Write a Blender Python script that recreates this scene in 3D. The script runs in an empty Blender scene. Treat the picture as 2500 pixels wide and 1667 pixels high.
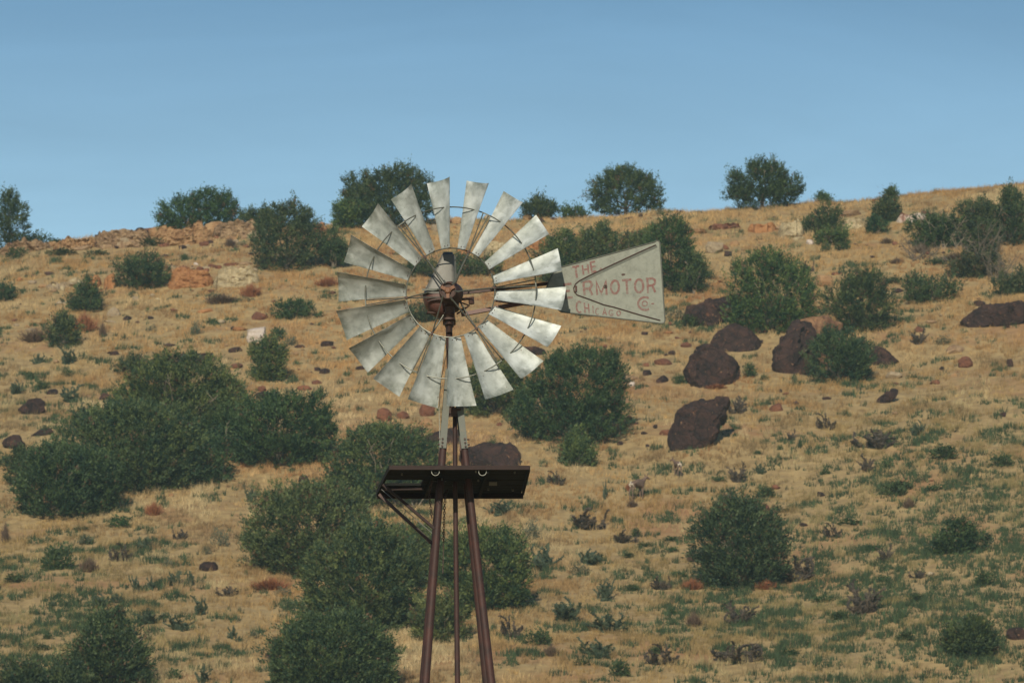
import bpy, bmesh, math, random
import numpy as np
from mathutils import Vector, Matrix
from mathutils.bvhtree import BVHTree

# ------------------------------------------------------------------ camera, sky, sun, exposure
SC = bpy.context.scene
C = SC.collection
PW, PH, FPX = 2500.0, 1667.0, 12635.0            # photograph size and focal length in its pixels
PITCH = math.radians(12.5)
CAM = Vector((0.0, 0.0, 1.7))
cam_data = bpy.data.cameras.new('camera')
cam_data.sensor_width = 36.0
cam_data.lens = FPX / PW * 36.0
cam_data.dof.use_dof = True
cam_data.dof.focus_distance = 54.4
cam_data.dof.aperture_fstop = 10.0
cam_data.clip_start = 1.0
cam_data.clip_end = 20000.0
cam = bpy.data.objects.new('camera', cam_data)
C.objects.link(cam)
cam.location = CAM
cam.rotation_euler = (math.pi / 2 + PITCH, 0, 0)
SC.camera = cam

SUN_EL, SUN_AZ = math.radians(25), math.radians(188)   # azimuth clockwise from +Y (view direction)
world = bpy.data.worlds.new('World')
SC.world = world
world.use_nodes = True
wn, wl = world.node_tree.nodes, world.node_tree.links
wn.clear()
sky = wn.new('ShaderNodeTexSky')
sky.sky_type = 'NISHITA'
sky.sun_disc = False
sky.sun_elevation = SUN_EL
sky.sun_rotation = SUN_AZ
sky.altitude = 1600
sky.air_density = 1.3
sky.dust_density = 0.6
sky.ozone_density = 1.6
bg = wn.new('ShaderNodeBackground')
bg.inputs[1].default_value = 0.12
wo = wn.new('ShaderNodeOutputWorld')
tcw = wn.new('ShaderNodeTexCoord'); sep = wn.new('ShaderNodeSeparateXYZ'); mr = wn.new('ShaderNodeMapRange')   # deep dry-mountain blue, paler towards the horizon
wl.new(tcw.outputs['Generated'], sep.inputs[0]); wl.new(sep.outputs[2], mr.inputs[0])
mr.inputs[1].default_value = 0.18; mr.inputs[2].default_value = 0.37
mr.interpolation_type = 'SMOOTHSTEP'
mxw = wn.new('ShaderNodeMix'); mxw.data_type = 'RGBA'; mxw.inputs[6].default_value = (1.08, 1.10, 0.96, 1); mxw.inputs[7].default_value = (0.10, 0.33, 0.50, 1)
wl.new(mr.outputs[0], mxw.inputs[0])
mlw = wn.new('ShaderNodeMix'); mlw.data_type = 'RGBA'; mlw.blend_type = 'MULTIPLY'; mlw.inputs[0].default_value = 1
wl.new(sky.outputs[0], mlw.inputs[6]); wl.new(mxw.outputs[2], mlw.inputs[7])
wmap = wn.new('ShaderNodeMapping'); wmap.inputs['Scale'].default_value = (3, 3, 16); wmap.inputs['Rotation'].default_value = (0, 0.15, 0)
wnz = wn.new('ShaderNodeTexNoise'); wnz.inputs['Scale'].default_value = 2.2; wnz.inputs['Detail'].default_value = 6; wnz.inputs['Roughness'].default_value = 0.6; wnz.inputs['Distortion'].default_value = 0.6
wl.new(tcw.outputs['Generated'], wmap.inputs[0]); wl.new(wmap.outputs[0], wnz.inputs['Vector'])      # the faintest high haze
wmr = wn.new('ShaderNodeMapRange'); wmr.inputs[1].default_value = 0.3; wmr.inputs[2].default_value = 0.75; wmr.inputs[3].default_value = 0.93; wmr.inputs[4].default_value = 1.09
wl.new(wnz.outputs['Fac'], wmr.inputs[0])
mw2 = wn.new('ShaderNodeMix'); mw2.data_type = 'RGBA'; mw2.blend_type = 'MULTIPLY'; mw2.inputs[0].default_value = 1
wl.new(mlw.outputs[2], mw2.inputs[6]); wl.new(wmr.outputs[0], mw2.inputs[7])
wl.new(mw2.outputs[2], bg.inputs[0])
wl.new(bg.outputs[0], wo.inputs[0])

sun_data = bpy.data.lights.new('sun', 'SUN')
sun_data.energy = 3.9
sun_data.angle = math.radians(0.5)
sun_data.color = (1.0, 0.90, 0.72)
sun = bpy.data.objects.new('sun', sun_data)
C.objects.link(sun)
sd = Vector((math.sin(SUN_AZ) * math.cos(SUN_EL), math.cos(SUN_AZ) * math.cos(SUN_EL), math.sin(SUN_EL)))
sun.rotation_euler = sd.to_track_quat('Z', 'Y').to_euler()
sun.location = (-30, -20, 60)

SC.view_settings.view_transform = 'Standard'
SC.view_settings.look = 'None'
SC.view_settings.gamma = 1.0
SC.view_settings.exposure = 0.04
SC.view_settings.use_curve_mapping = False
SC.render.film_transparent = False
SC.cycles.max_bounces = 6
SC.cycles.use_denoising = True

# ------------------------------------------------------------------ pixel <-> world helpers
CP, SP = math.cos(PITCH), math.sin(PITCH)
def ray(px, py):
    dx = (px - PW / 2) / FPX; dy = (PH / 2 - py) / FPX
    return Vector((dx, CP - dy * SP, SP + dy * CP))
def at_y(px, py, y):                       # the point seen at a pixel, at distance y from the camera
    d = ray(px, py)
    return CAM + d * (y / d.y)
def at_z(px, py, z):
    d = ray(px, py)
    return CAM + d * ((z - CAM.z) / d.z)
def project(x, y, z):
    zz = z - CAM.z
    dep = y * CP + zz * SP
    up = -y * SP + zz * CP
    return PW / 2 + FPX * x / dep, PH / 2 - FPX * up / dep, dep

# ------------------------------------------------------------------ noise
def _hash(ix, iy, s):
    h = (ix.astype(np.int64) * 374761393 + iy.astype(np.int64) * 668265263 + s * 974711) & 0x7fffffff
    h = ((h ^ (h >> 13)) * 1274126177) & 0x7fffffff
    return ((h ^ (h >> 16)) & 0xffff) / 65535.0
def vnoise(x, y, s=0):
    x = np.asarray(x, float); y = np.asarray(y, float)
    ix = np.floor(x); iy = np.floor(y)
    fx = x - ix; fy = y - iy
    fx = fx * fx * (3 - 2 * fx); fy = fy * fy * (3 - 2 * fy)
    a = _hash(ix, iy, s); b = _hash(ix + 1, iy, s); c = _hash(ix, iy + 1, s); d = _hash(ix + 1, iy + 1, s)
    return (a * (1 - fx) + b * fx) * (1 - fy) + (c * (1 - fx) + d * fx) * fy
def fbm(x, y, s=0, o=4):
    t = 0; a = 0.5; n = 0
    for k in range(o):
        t = t + a * vnoise(x * 2 ** k, y * 2 ** k, s + 17 * k); n += a; a *= 0.5
    return t / n

# ------------------------------------------------------------------ terrain
_PY = np.array([-3000, 0, 110, 150, 190, 225, 260, 300, 335, 352, 368, 400, 600, 3000, 9000], float)
_PZ = np.array([0, 0, 0, 6, 20, 34.6, 48.9, 66.2, 82.1, 88.7, 91.0, 89, 80, 60, 40], float)
_ty = np.linspace(-200, 800, 2001)
_tz = np.interp(_ty, _PY, _PZ)
_k = np.hanning(31); _k /= _k.sum()
_tz = np.convolve(np.pad(_tz, 15, mode='edge'), _k, mode='valid')
def prof(y):
    y = np.asarray(y, float)
    return np.where((y > -150) & (y < 750), np.interp(y, _ty, _tz), np.interp(y, _PY, _PZ))
_SX = np.array([-1200, 0, 170, 380, 640, 1000, 1300, 1500, 1700, 1780, 1950, 2200, 2500, 3400], float)
_SY = np.array([680, 592, 568, 556, 538, 528, 521, 514, 500, 492, 486, 460, 436, 400], float)
def sky_adj(x):
    px = PW / 2 + np.asarray(x, float) * FPX / 363.0
    el = PITCH + np.arctan((PH / 2 - np.interp(px, _SX, _SY)) / FPX)
    return 355.0 * (np.tan(el) - math.tan(math.radians(13.93)))
def sstep(t): t = np.clip(t, 0, 1); return t * t * (3 - 2 * t)
def terr(x, y):
    x = np.asarray(x, float); y = np.asarray(y, float)
    hill = sstep((y - 130) / 90)
    h = prof(y) + sky_adj(x) * sstep((y - 150) / 190)
    h = h + hill * ((fbm(x / 26, y / 26, 3, 3) - 0.5) * 2.2 * (1 - 0.8 * sstep((y - 325) / 25)) + (fbm(x / 5, y / 5, 9, 3) - 0.5) * 0.55)
    h = h + (fbm(x / 30, y / 30, 5, 3) - 0.5) * 0.5 * (1 - hill) * np.clip((np.hypot(x, y) - 6) / 40, 0, 1)
    return h
def terr1(x, y): return float(terr(np.array([x]), np.array([y]))[0])
_ys = np.arange(200, 366, 0.2)
def hit(px, py):                            # the point of the ground seen at a pixel (or the crest above it)
    d = ray(px, py)
    t = _ys / d.y
    xs = CAM.x + d.x * t; zs = CAM.z + d.z * t
    g = terr(xs, _ys) - zs
    idx = np.nonzero(g > 0)[0]
    i = idx[0] if len(idx) else int(np.argmax((terr(xs, _ys) - CAM.z) / _ys))
    return Vector((float(xs[i]), float(_ys[i]), terr1(xs[i], _ys[i])))
def mpp(p): return project(p.x, p.y, p.z)[2] / FPX        # metres per photograph pixel at a point

# ------------------------------------------------------------------ mesh helpers
def mesh_np(name, V, F, mats, cols=None, smooth=False, mi=None):
    me = bpy.data.meshes.new(name)
    V = np.asarray(V, np.float32); F = np.asarray(F, np.int32)
    n, k = F.shape
    me.vertices.add(len(V)); me.vertices.foreach_set('co', V.ravel())
    me.loops.add(n * k); me.loops.foreach_set('vertex_index', F.ravel())
    me.polygons.add(n); me.polygons.foreach_set('loop_start', np.arange(0, n * k, k, dtype=np.int32))
    me.polygons.foreach_set('loop_total', np.full(n, k, np.int32))
    if mi is not None: me.polygons.foreach_set('material_index', np.asarray(mi, np.int32))
    for m in (mats if isinstance(mats, (list, tuple)) else [mats]): me.materials.append(m)
    me.update(calc_edges=True)
    if cols is not None:
        a = me.color_attributes.new('tint', 'FLOAT_COLOR', 'POINT')
        c = np.ones((len(V), 4), np.float32); c[:, :3] = cols
        a.data.foreach_set('color', c.ravel())
    if smooth: me.polygons.foreach_set('use_smooth', np.ones(n, bool))
    return me
class MB:                                   # collects shapes that make ONE mesh
    def __init__(s): s.V = []; s.F = []
    def add(s, V, F):
        b = len(s.V); s.V += [tuple(v) for v in V]; s.F += [tuple(i + b for i in f) for f in F]
    def box(s, c, sx, sy, sz, R=None):
        c = Vector(c); R = R or Matrix.Identity(3)
        V = [c + R @ Vector((x * sx / 2, y * sy / 2, z * sz / 2)) for x in (-1, 1) for y in (-1, 1) for z in (-1, 1)]
        s.add(V, [(0, 1, 3, 2), (4, 6, 7, 5), (0, 4, 5, 1), (2, 3, 7, 6), (0, 2, 6, 4), (1, 5, 7, 3)])
    def hexa(s, a4, b4):                    # box between two quads
        s.add(list(a4) + list(b4), [(3, 2, 1, 0), (4, 5, 6, 7), (0, 1, 5, 4), (1, 2, 6, 5), (2, 3, 7, 6), (3, 0, 4, 7)])
    def bar(s, a, b, w, h, up=(0, 0, 1)):
        a = Vector(a); b = Vector(b); d = (b - a).normalized(); u = Vector(up)
        x = d.cross(u).normalized(); u = x.cross(d).normalized()
        q = [x * w / 2 + u * h / 2, -x * w / 2 + u * h / 2, -x * w / 2 - u * h / 2, x * w / 2 - u * h / 2]
        s.hexa([a + k for k in q], [b + k for k in q])
    def tube(s, pts, rad, n=10, caps=True, closed=False):
        pts = [Vector(p) for p in pts]; m = len(pts); b = len(s.V)
        rr = rad if isinstance(rad, (list, tuple)) else [rad] * m
        prev = None
        for i, p in enumerate(pts):
            if closed: d = pts[(i + 1) % m] - pts[i - 1]
            else: d = pts[min(i + 1, m - 1)] - pts[max(i - 1, 0)]
            d.normalize()
            u = (prev if prev is not None else (Vector((0, 0, 1)) if abs(d.z) < 0.9 else Vector((1, 0, 0))))
            u = (u - d * u.dot(d)).normalized(); prev = u; v = d.cross(u)
            for k in range(n):
                a = 2 * math.pi * k / n
                s.V.append(tuple(p + (u * math.cos(a) + v * math.sin(a)) * rr[i]))
        for i in range(m if closed else m - 1):
            j = (i + 1) % m
            for k in range(n):
                l = (k + 1) % n
                s.F.append((b + i * n + k, b + i * n + l, b + j * n + l, b + j * n + k))
        if caps and not closed:
            s.F.append(tuple(b + k for k in range(n))[::-1])
            s.F.append(tuple(b + (m - 1) * n + k for k in range(n)))
    def torus(s, c, R, r, X, Y, n=24, k=8):
        c = Vector(c); s.tube([c + Vector(X) * R * math.cos(2 * math.pi * i / n) + Vector(Y) * R * math.sin(2 * math.pi * i / n) for i in range(n)], r, k, closed=True)
    def mesh(s, name, m, smooth=False, angle=None):
        me = bpy.data.meshes.new(name); me.from_pydata(s.V, [], s.F); me.materials.append(m)
        bm = bmesh.new(); bm.from_mesh(me); bmesh.ops.recalc_face_normals(bm, faces=bm.faces); bm.to_mesh(me); bm.free()
        if smooth:
            me.polygons.foreach_set('use_smooth', np.ones(len(me.polygons), bool))
            me.set_sharp_from_angle(angle=math.radians(angle or 40))
        me.update(); return me
def link(name, me, parent=None, loc=None):
    o = bpy.data.objects.new(name, me); C.objects.link(o)
    if parent: o.parent = parent
    if loc is not None: o.location = loc
    return o
def empty(name, loc):
    o = bpy.data.objects.new(name, None); C.objects.link(o); o.location = loc; o.empty_display_size = 0.3
    return o
def tag(o, label=None, cat=None, group=None, kind=None):
    if label: o['label'] = label
    if cat: o['category'] = cat
    if group: o['group'] = group
    if kind: o['kind'] = kind
    return o

# ------------------------------------------------------------------ materials
def newmat(name):
    m = bpy.data.materials.new(name); m.use_nodes = True
    nt = m.node_tree; b = nt.nodes['Principled BSDF']
    return m, nt, b
def N(nt, t, **kw):
    n = nt.nodes.new(t)
    for k, v in kw.items():
        if k.startswith('_'): n.inputs[k[1:].replace('_', ' ')].default_value = v
        else: setattr(n, k, v)
    return n
def noise(nt, co, scale, detail=5, rough=0.6, dist=0.0):
    n = N(nt, 'ShaderNodeTexNoise'); n.inputs['Scale'].default_value = scale
    n.inputs['Detail'].default_value = detail; n.inputs['Roughness'].default_value = rough
    n.inputs['Distortion'].default_value = dist
    if co is not None: nt.links.new(co, n.inputs['Vector'])
    return n.outputs['Fac']
def ramp(nt, fac, stops):
    r = N(nt, 'ShaderNodeValToRGB'); e = r.color_ramp.elements
    while len(e) < len(stops): e.new(0.5)
    for q, (p, c) in zip(e, stops): q.position = p; q.color = (*c, 1) if len(c) == 3 else c
    nt.links.new(fac, r.inputs[0]); return r.outputs[0]
def mix(nt, fac, a, b, mode='MIX'):
    m = N(nt, 'ShaderNodeMix', data_type='RGBA', blend_type=mode)
    for s, v in ((0, fac), (6, a), (7, b)):
        if hasattr(v, 'is_output'): nt.links.new(v, m.inputs[s])
        else: m.inputs[s].default_value = v if s == 0 else (*v, 1)
    return m.outputs[2]
def bump(nt, b, h, strength, dist=0.01):
    n = N(nt, 'ShaderNodeBump'); n.inputs['Strength'].default_value = strength; n.inputs['Distance'].default_value = dist
    nt.links.new(h, n.inputs['Height']); nt.links.new(n.outputs[0], b.inputs['Normal'])
def objco(nt, rand=False):
    tc = N(nt, 'ShaderNodeTexCoord')
    if not rand: return tc.outputs['Object']
    oi = N(nt, 'ShaderNodeObjectInfo'); mu = N(nt, 'ShaderNodeMath', operation='MULTIPLY'); mu.inputs[1].default_value = 37.0
    nt.links.new(oi.outputs['Random'], mu.inputs[0])
    ad = N(nt, 'ShaderNodeVectorMath', operation='ADD')
    nt.links.new(tc.outputs['Object'], ad.inputs[0]); nt.links.new(mu.outputs[0], ad.inputs[1])
    return ad.outputs[0]

def m_galv(name, base=(0.42, 0.44, 0.42), dark=(0.22, 0.235, 0.22), metal=0.35, rough=0.5, rust=0.0, sc=1.0):
    m, nt, b = newmat(name); co = objco(nt, True)
    n1 = noise(nt, co, 9 * sc, 8, 0.7, 0.3); n2 = noise(nt, co, 45 * sc, 4, 0.65)
    c = mix(nt, n2, ramp(nt, n1, [(0.32, dark), (0.5, base), (0.72, tuple(min(1, v * 1.35) for v in base))]), base)
    n3 = noise(nt, co, 4 * sc, 6, 0.75, 0.8)
    st = ramp(nt, n3, [(0.58, (0, 0, 0)), (0.75, (1, 1, 1))])
    bw = N(nt, 'ShaderNodeRGBToBW'); nt.links.new(st, bw.inputs[0])
    mu = N(nt, 'ShaderNodeMath', operation='MULTIPLY'); nt.links.new(bw.outputs[0], mu.inputs[0]); mu.inputs[1].default_value = 0.45 + rust
    c = mix(nt, mu.outputs[0], c, (0.17, 0.15, 0.11) if rust else (0.24, 0.24, 0.21))
    nt.links.new(c, b.inputs['Base Color']); b.inputs['Metallic'].default_value = metal
    rr = N(nt, 'ShaderNodeMapRange'); rr.inputs[3].default_value = rough - 0.12; rr.inputs[4].default_value = rough + 0.2
    nt.links.new(n1, rr.inputs[0]); nt.links.new(rr.outputs[0], b.inputs['Roughness'])
    bump(nt, b, n2, 0.12, 0.003); return m
def m_rust(name, a=(0.075, 0.035, 0.028), c2=(0.15, 0.06, 0.04), rough=0.6, metal=0.15, sc=1.0, spec=0.5):
    m, nt, b = newmat(name); co = objco(nt, True)
    n1 = noise(nt, co, 14 * sc, 8, 0.7, 0.5); n2 = noise(nt, co, 70 * sc, 4)
    c = ramp(nt, n1, [(0.3, a), (0.62, c2), (0.8, tuple(v * 1.5 for v in c2))])
    nt.links.new(mix(nt, 0.25, c, mix(nt, n2, a, c2)), b.inputs['Base Color'])
    b.inputs['Metallic'].default_value = metal; b.inputs['Roughness'].default_value = rough
    b.inputs['Specular IOR Level'].default_value = spec
    bump(nt, b, n2, 0.25, 0.003); return m
def m_rock(name, c1, c2, c3, lo=0.42, hi=0.6, strat=0.0, bumpd=0.12, fleck=None):
    m, nt, b = newmat(name); co = objco(nt, True)
    n1 = noise(nt, co, 1.1, 9, 0.72, 0.6); n2 = noise(nt, co, 5.5, 8, 0.72); n3 = noise(nt, co, 2.3, 6, 0.7, 1.2)
    c = ramp(nt, n1, [(lo, c1), (hi, c2)])
    c = mix(nt, ramp(nt, n3, [(0.6, (0, 0, 0)), (0.68, (1, 1, 1))]), c, c3)
    c = mix(nt, 0.35, c, ramp(nt, n2, [(0.3, tuple(v * 0.45 for v in c1)), (0.7, c2)]))
    if strat:
        wv = N(nt, 'ShaderNodeTexWave', wave_type='BANDS', bands_direction='Z')
        wv.inputs['Scale'].default_value = strat; wv.inputs['Distortion'].default_value = 7; wv.inputs['Detail'].default_value = 6; wv.inputs['Detail Scale'].default_value = 0.6
        nt.links.new(co, wv.inputs['Vector'])
        c = mix(nt, ramp(nt, wv.outputs[0], [(0.10, (0.32, 0.32, 0.32)), (0.28, (0, 0, 0))]), c, tuple(v * 0.4 for v in c1))
    if fleck:
        n4 = noise(nt, co, 6.5, 2, 0.6, 0.4)
        c = mix(nt, ramp(nt, n4, [(0.69, (0, 0, 0)), (0.72, (1, 1, 1))]), c, fleck)
        vo = N(nt, 'ShaderNodeTexVoronoi', feature='DISTANCE_TO_EDGE'); vo.inputs['Scale'].default_value = 1.1; nt.links.new(co, vo.inputs['Vector'])
        c = mix(nt, ramp(nt, vo.outputs['Distance'], [(0.0, (0.8, 0.8, 0.8)), (0.035, (0, 0, 0))]), c, (0.008, 0.007, 0.008))   # cracks
    nt.links.new(c, b.inputs['Base Color']); b.inputs['Roughness'].default_value = 0.88
    b.inputs['Specular IOR Level'].default_value = 0.25
    bump(nt, b, n2, 0.8, bumpd); return m
def m_leaf(name, rough=0.65, trans=0.15, spec=0.3):
    m, nt, b = newmat(name)
    a = N(nt, 'ShaderNodeAttribute', attribute_name='tint')
    nt.links.new(a.outputs['Color'], b.inputs['Base Color']); b.inputs['Roughness'].default_value = rough
    b.inputs['Specular IOR Level'].default_value = spec
    if trans:
        t = N(nt, 'ShaderNodeBsdfTranslucent'); nt.links.new(a.outputs['Color'], t.inputs[0])
        mx = N(nt, 'ShaderNodeMixShader'); mx.inputs[0].default_value = trans
        nt.links.new(b.outputs[0], mx.inputs[1]); nt.links.new(t.outputs[0], mx.inputs[2])
        nt.links.new(mx.outputs[0], nt.nodes['Material Output'].inputs[0])
    return m
def sail_mat():
    m = m_galv('galvanised_sheet', (0.43, 0.46, 0.44), (0.17, 0.195, 0.18), 0.25, 0.5)
    nt = m.node_tree; b = nt.nodes['Principled BSDF']; old = b.inputs['Base Color'].links[0].from_socket
    co = objco(nt, True)
    at = N(nt, 'ShaderNodeAttribute', attribute_name='tint'); sp = N(nt, 'ShaderNodeSeparateColor'); nt.links.new(at.outputs['Color'], sp.inputs[0])
    nz = noise(nt, co, 11, 7, 0.72, 0.4)
    ma = N(nt, 'ShaderNodeMath', operation='MULTIPLY_ADD'); nt.links.new(nz, ma.inputs[0]); ma.inputs[1].default_value = 1.5; ma.inputs[2].default_value = -0.75
    ad = N(nt, 'ShaderNodeMath', operation='ADD'); nt.links.new(sp.outputs[0], ad.inputs[0]); nt.links.new(ma.outputs[0], ad.inputs[1])
    c = mix(nt, ramp(nt, ad.outputs[0], [(0.35, (0, 0, 0)), (1.0, (0.8, 0.8, 0.8))]), old, (0.12, 0.14, 0.115))          # weathered rims and tips
    ns = noise(nt, co, 26, 3, 0.5); c = mix(nt, ramp(nt, ns, [(0.70, (0, 0, 0)), (0.76, (0.7, 0.7, 0.7))]), c, (0.13, 0.09, 0.06))   # rust spots
    nf = noise(nt, co, 5, 3, 0.55, 0.2); c = mix(nt, ramp(nt, nf, [(0.47, (0, 0, 0)), (0.66, (0.9, 0.9, 0.9))]), c, (0.68, 0.72, 0.71))   # bright zinc
    nt.links.new(c, b.inputs['Base Color']); return m
M_SAIL = sail_mat()
M_VANE = m_galv('weathered_galvanised_sheet', (0.235, 0.245, 0.205), (0.095, 0.10, 0.08), 0.1, 0.65, 0.2, 1.6)
M_STRAP = m_galv('galvanised_angle', (0.115, 0.12, 0.10), (0.055, 0.06, 0.05), 0.2, 0.6, 0.25, 2.5)
M_ROD = m_rust('dull_steel_rod', (0.07, 0.08, 0.075), (0.17, 0.17, 0.14), 0.42, 0.5, 2)
M_PIPE = m_rust('rusty_pipe', (0.018, 0.018, 0.018), (0.072, 0.029, 0.023), 0.62, 0.05, 0.45, 0.3)
M_CAST = m_rust('rusted_cast_iron', (0.03, 0.02, 0.018), (0.075, 0.035, 0.026), 0.6, 0.2)
M_HUBC = m_rust('bright_rust', (0.09, 0.04, 0.025), (0.24, 0.11, 0.055), 0.6, 0.1, 2)
M_HOOD = m_galv('dull_hood_sheet', (0.14, 0.135, 0.12), (0.08, 0.078, 0.07), 0.2, 0.5, 0.2, 2)
M_BOWL = m_rust('brown_paint', (0.085, 0.04, 0.033), (0.115, 0.05, 0.04), 0.5, 0.1)
M_PLAT = m_rust('dark_underside_board', (0.008, 0.010, 0.009), (0.018, 0.017, 0.015), 0.8, 0.0, 0.5, 0.15)  # base colour lowered to deepen the shade under the platform
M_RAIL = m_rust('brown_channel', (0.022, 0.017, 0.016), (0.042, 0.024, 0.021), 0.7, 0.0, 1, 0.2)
M_BRIGHT = m_rust('bright_steel', (0.13, 0.13, 0.115), (0.22, 0.22, 0.19), 0.4, 0.6)
M_LEAF = m_leaf('juniper_foliage', 0.6, 0.12)
M_GRASS = m_leaf('dry_grass_blade', 0.7, 0.2, 0.2)
M_BARK, nt, b = newmat('juniper_bark')
nt.links.new(ramp(nt, noise(nt, objco(nt, True), 6, 6, 0.7, 1.0), [(0.3, (0.06, 0.045, 0.035)), (0.7, (0.2, 0.16, 0.12))]), b.inputs['Base Color']); b.inputs['Roughness'].default_value = 0.9
M_DEAD, nt, b = newmat('bleached_wood')
nt.links.new(ramp(nt, noise(nt, objco(nt, True), 6, 6, 0.7, 1.0), [(0.3, (0.2, 0.15, 0.11)), (0.7, (0.42, 0.35, 0.27))]), b.inputs['Base Color']); b.inputs['Roughness'].default_value = 0.85
# worn red lettering
M_RED, nt, b = newmat('worn_red_paint')
co = objco(nt); f = noise(nt, co, 38, 6, 0.8)
nt.links.new(mix(nt, ramp(nt, f, [(0.46, (0.1, 0.1, 0.1)), (0.6, (1, 1, 1))]), (0.18, 0.062, 0.054), (0.2, 0.175, 0.145)), b.inputs['Base Color'])
b.inputs['Roughness'].default_value = 0.7
# hillside soil
M_SOIL, nt, b = newmat('hillside_soil')
co = objco(nt)
n1 = noise(nt, co, 0.11, 6, 0.65, 0.4); n2 = noise(nt, co, 1.4, 8, 0.7); n3 = noise(nt, co, 0.4, 6, 0.7, 0.8)
c = ramp(nt, n2, [(0.3, (0.20, 0.135, 0.06)), (0.6, (0.40, 0.28, 0.125))])
c = mix(nt, ramp(nt, n1, [(0.52, (0, 0, 0)), (0.66, (0.6, 0.6, 0.6))]), c, (0.31, 0.13, 0.055))
c = mix(nt, ramp(nt, n3, [(0.58, (0, 0, 0)), (0.7, (0.6, 0.6, 0.6))]), c, (0.38, 0.29, 0.15))
nt.links.new(c, b.inputs['Base Color']); b.inputs['Roughness'].default_value = 0.95
bump(nt, b, n2, 0.8, 0.15)
R_DARK = m_rock('varnished_dark_rock', (0.018, 0.014, 0.016), (0.095, 0.048, 0.038), (0.22, 0.095, 0.05), 0.40, 0.62, bumpd=0.3, fleck=(0.33, 0.19, 0.11))
R_RED = m_rock('red_brown_rock', (0.11, 0.045, 0.03), (0.24, 0.1, 0.055), (0.07, 0.035, 0.03))
R_OCH = m_rock('ochre_rock', (0.27, 0.115, 0.045), (0.42, 0.21, 0.09), (0.2, 0.1, 0.06), bumpd=0.1)
R_CREAM = m_rock('cream_streaked_rock', (0.26, 0.2, 0.12), (0.55, 0.45, 0.28), (0.3, 0.15, 0.07), bumpd=0.12)
R_BUFF = m_rock('buff_layered_rock', (0.22, 0.13, 0.075), (0.42, 0.29, 0.17), (0.13, 0.075, 0.05), strat=1.6)
R_ORNG = m_rock('orange_layered_rock', (0.30, 0.16, 0.075), (0.46, 0.29, 0.15), (0.15, 0.08, 0.05), strat=2.0)
R_WHITE = m_rock('white_and_red_rock', (0.28, 0.1, 0.06), (0.62, 0.54, 0.48), (0.3, 0.09, 0.05), 0.38, 0.46)
R_GREY = m_rock('pale_grey_tan_rock', (0.27, 0.2, 0.13), (0.42, 0.33, 0.22), (0.17, 0.09, 0.055))
R_CAP = m_rock('mottled_red_rock', (0.10, 0.045, 0.032), (0.34, 0.19, 0.10), (0.05, 0.03, 0.028), 0.44, 0.56, bumpd=0.2)  # red-brown mottled with pale orange
ROCKM = dict(cap=R_CAP, dark=R_DARK, red=R_RED, ochre=R_OCH, cream=R_CREAM, buff=R_BUFF, orange=R_ORNG, white=R_WHITE, grey=R_GREY)

# ------------------------------------------------------------------ ground
def axis(pts): return np.unique(np.concatenate([np.arange(a, b, s) for a, b, s in pts]))
gx = axis([(-1500, -300, 100), (-300, -60, 12), (-60, 60, 0.72), (60, 300, 12), (300, 1501, 100)])
gy = axis([(-700, -100, 100), (-100, 200, 8), (200, 222, 2), (222, 372, 0.64), (372, 450, 6), (450, 1000, 50), (1000, 2001, 200)])
GX, GY = np.meshgrid(gx, gy)
GZ = terr(GX.ravel(), GY.ravel())
nx, ny = len(gx), len(gy)
I = np.arange(nx * ny).reshape(ny, nx)
F = np.stack([I[:-1, :-1], I[:-1, 1:], I[1:, 1:], I[1:, :-1]], -1).reshape(-1, 4)
ground = link('hillside_ground', mesh_np('hillside_ground', np.stack([GX.ravel(), GY.ravel(), GZ], 1), F, M_SOIL, smooth=True))
tag(ground, kind='structure')
M_LIFT_AIR = bpy.data.materials.new('shadow_lift_air'); M_LIFT_AIR.use_nodes = True; nt = M_LIFT_AIR.node_tree; nt.nodes.clear()
pv = N(nt, 'ShaderNodeVolumePrincipled'); pv.inputs['Density'].default_value = 0.00024; pv.inputs['Color'].default_value = (0.62, 0.90, 0.96, 1); pv.inputs['Anisotropy'].default_value = 0.0  # teal scattering volume added to lift the hill's shadows
om = N(nt, 'ShaderNodeOutputMaterial'); nt.links.new(pv.outputs[0], om.inputs['Volume'])
mbx = MB(); zlo, zhi = float(GZ.min()) - 1.0, float(GZ.max()) + 9.0
mbx.box((0, 650, (zlo + zhi) / 2), 3100, 2800, zhi - zlo)
tag(link('shadow_lift_haze', mbx.mesh('shadow_lift_haze', M_LIFT_AIR)), kind='stuff')
# ------------------------------------------------------------------ the windmill
Y0 = 53.0
def W(px, py, dy=0.0): return at_y(px, py, Y0 + dy)
base = W(1115, 833, 0); MX = W(1110, 1210, 0).x
MILL = Vector((MX + 0.03, Y0, terr1(MX, Y0)))
mill = empty('windmill', MILL)
tag(mill, 'old galvanised farm windmill with eighteen sails, lettered tail vane and rusty pipe tower', 'windmill')
def part(name, mb, m, parent=None, smooth=True, angle=40):
    mb.V = [(v[0] - MILL.x, v[1] - MILL.y, v[2] - MILL.z) for v in mb.V]
    return link(name, mb.mesh(name, m, smooth, angle), parent or mill)
WC = W(1099.8, 714.5, 0)
yw, tl = math.radians(8.1), math.radians(5.0)
wnm = Vector((-math.sin(yw) * math.cos(tl), -math.cos(yw) * math.cos(tl), -math.sin(tl)))   # wheel faces this way
wu = Vector((0, 0, 1)).cross(-wnm).normalized(); wu = -wu if wu.x < 0 else wu
wv = wu.cross(-wnm); wv = -wv if wv.z < 0 else wv
BAS = Matrix((wu, -wnm, wv)).transposed()
def WH(a, r, d=0.0):                       # point on the wheel: clockwise angle, radius, depth behind its plane
    return WC + wu * (r * math.sin(a)) + wv * (r * math.cos(a)) - wnm * d
RS = 53.0 / 53.0
R_IN, R_RIM, R_OUT = 0.472, 0.910, 1.205
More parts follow.
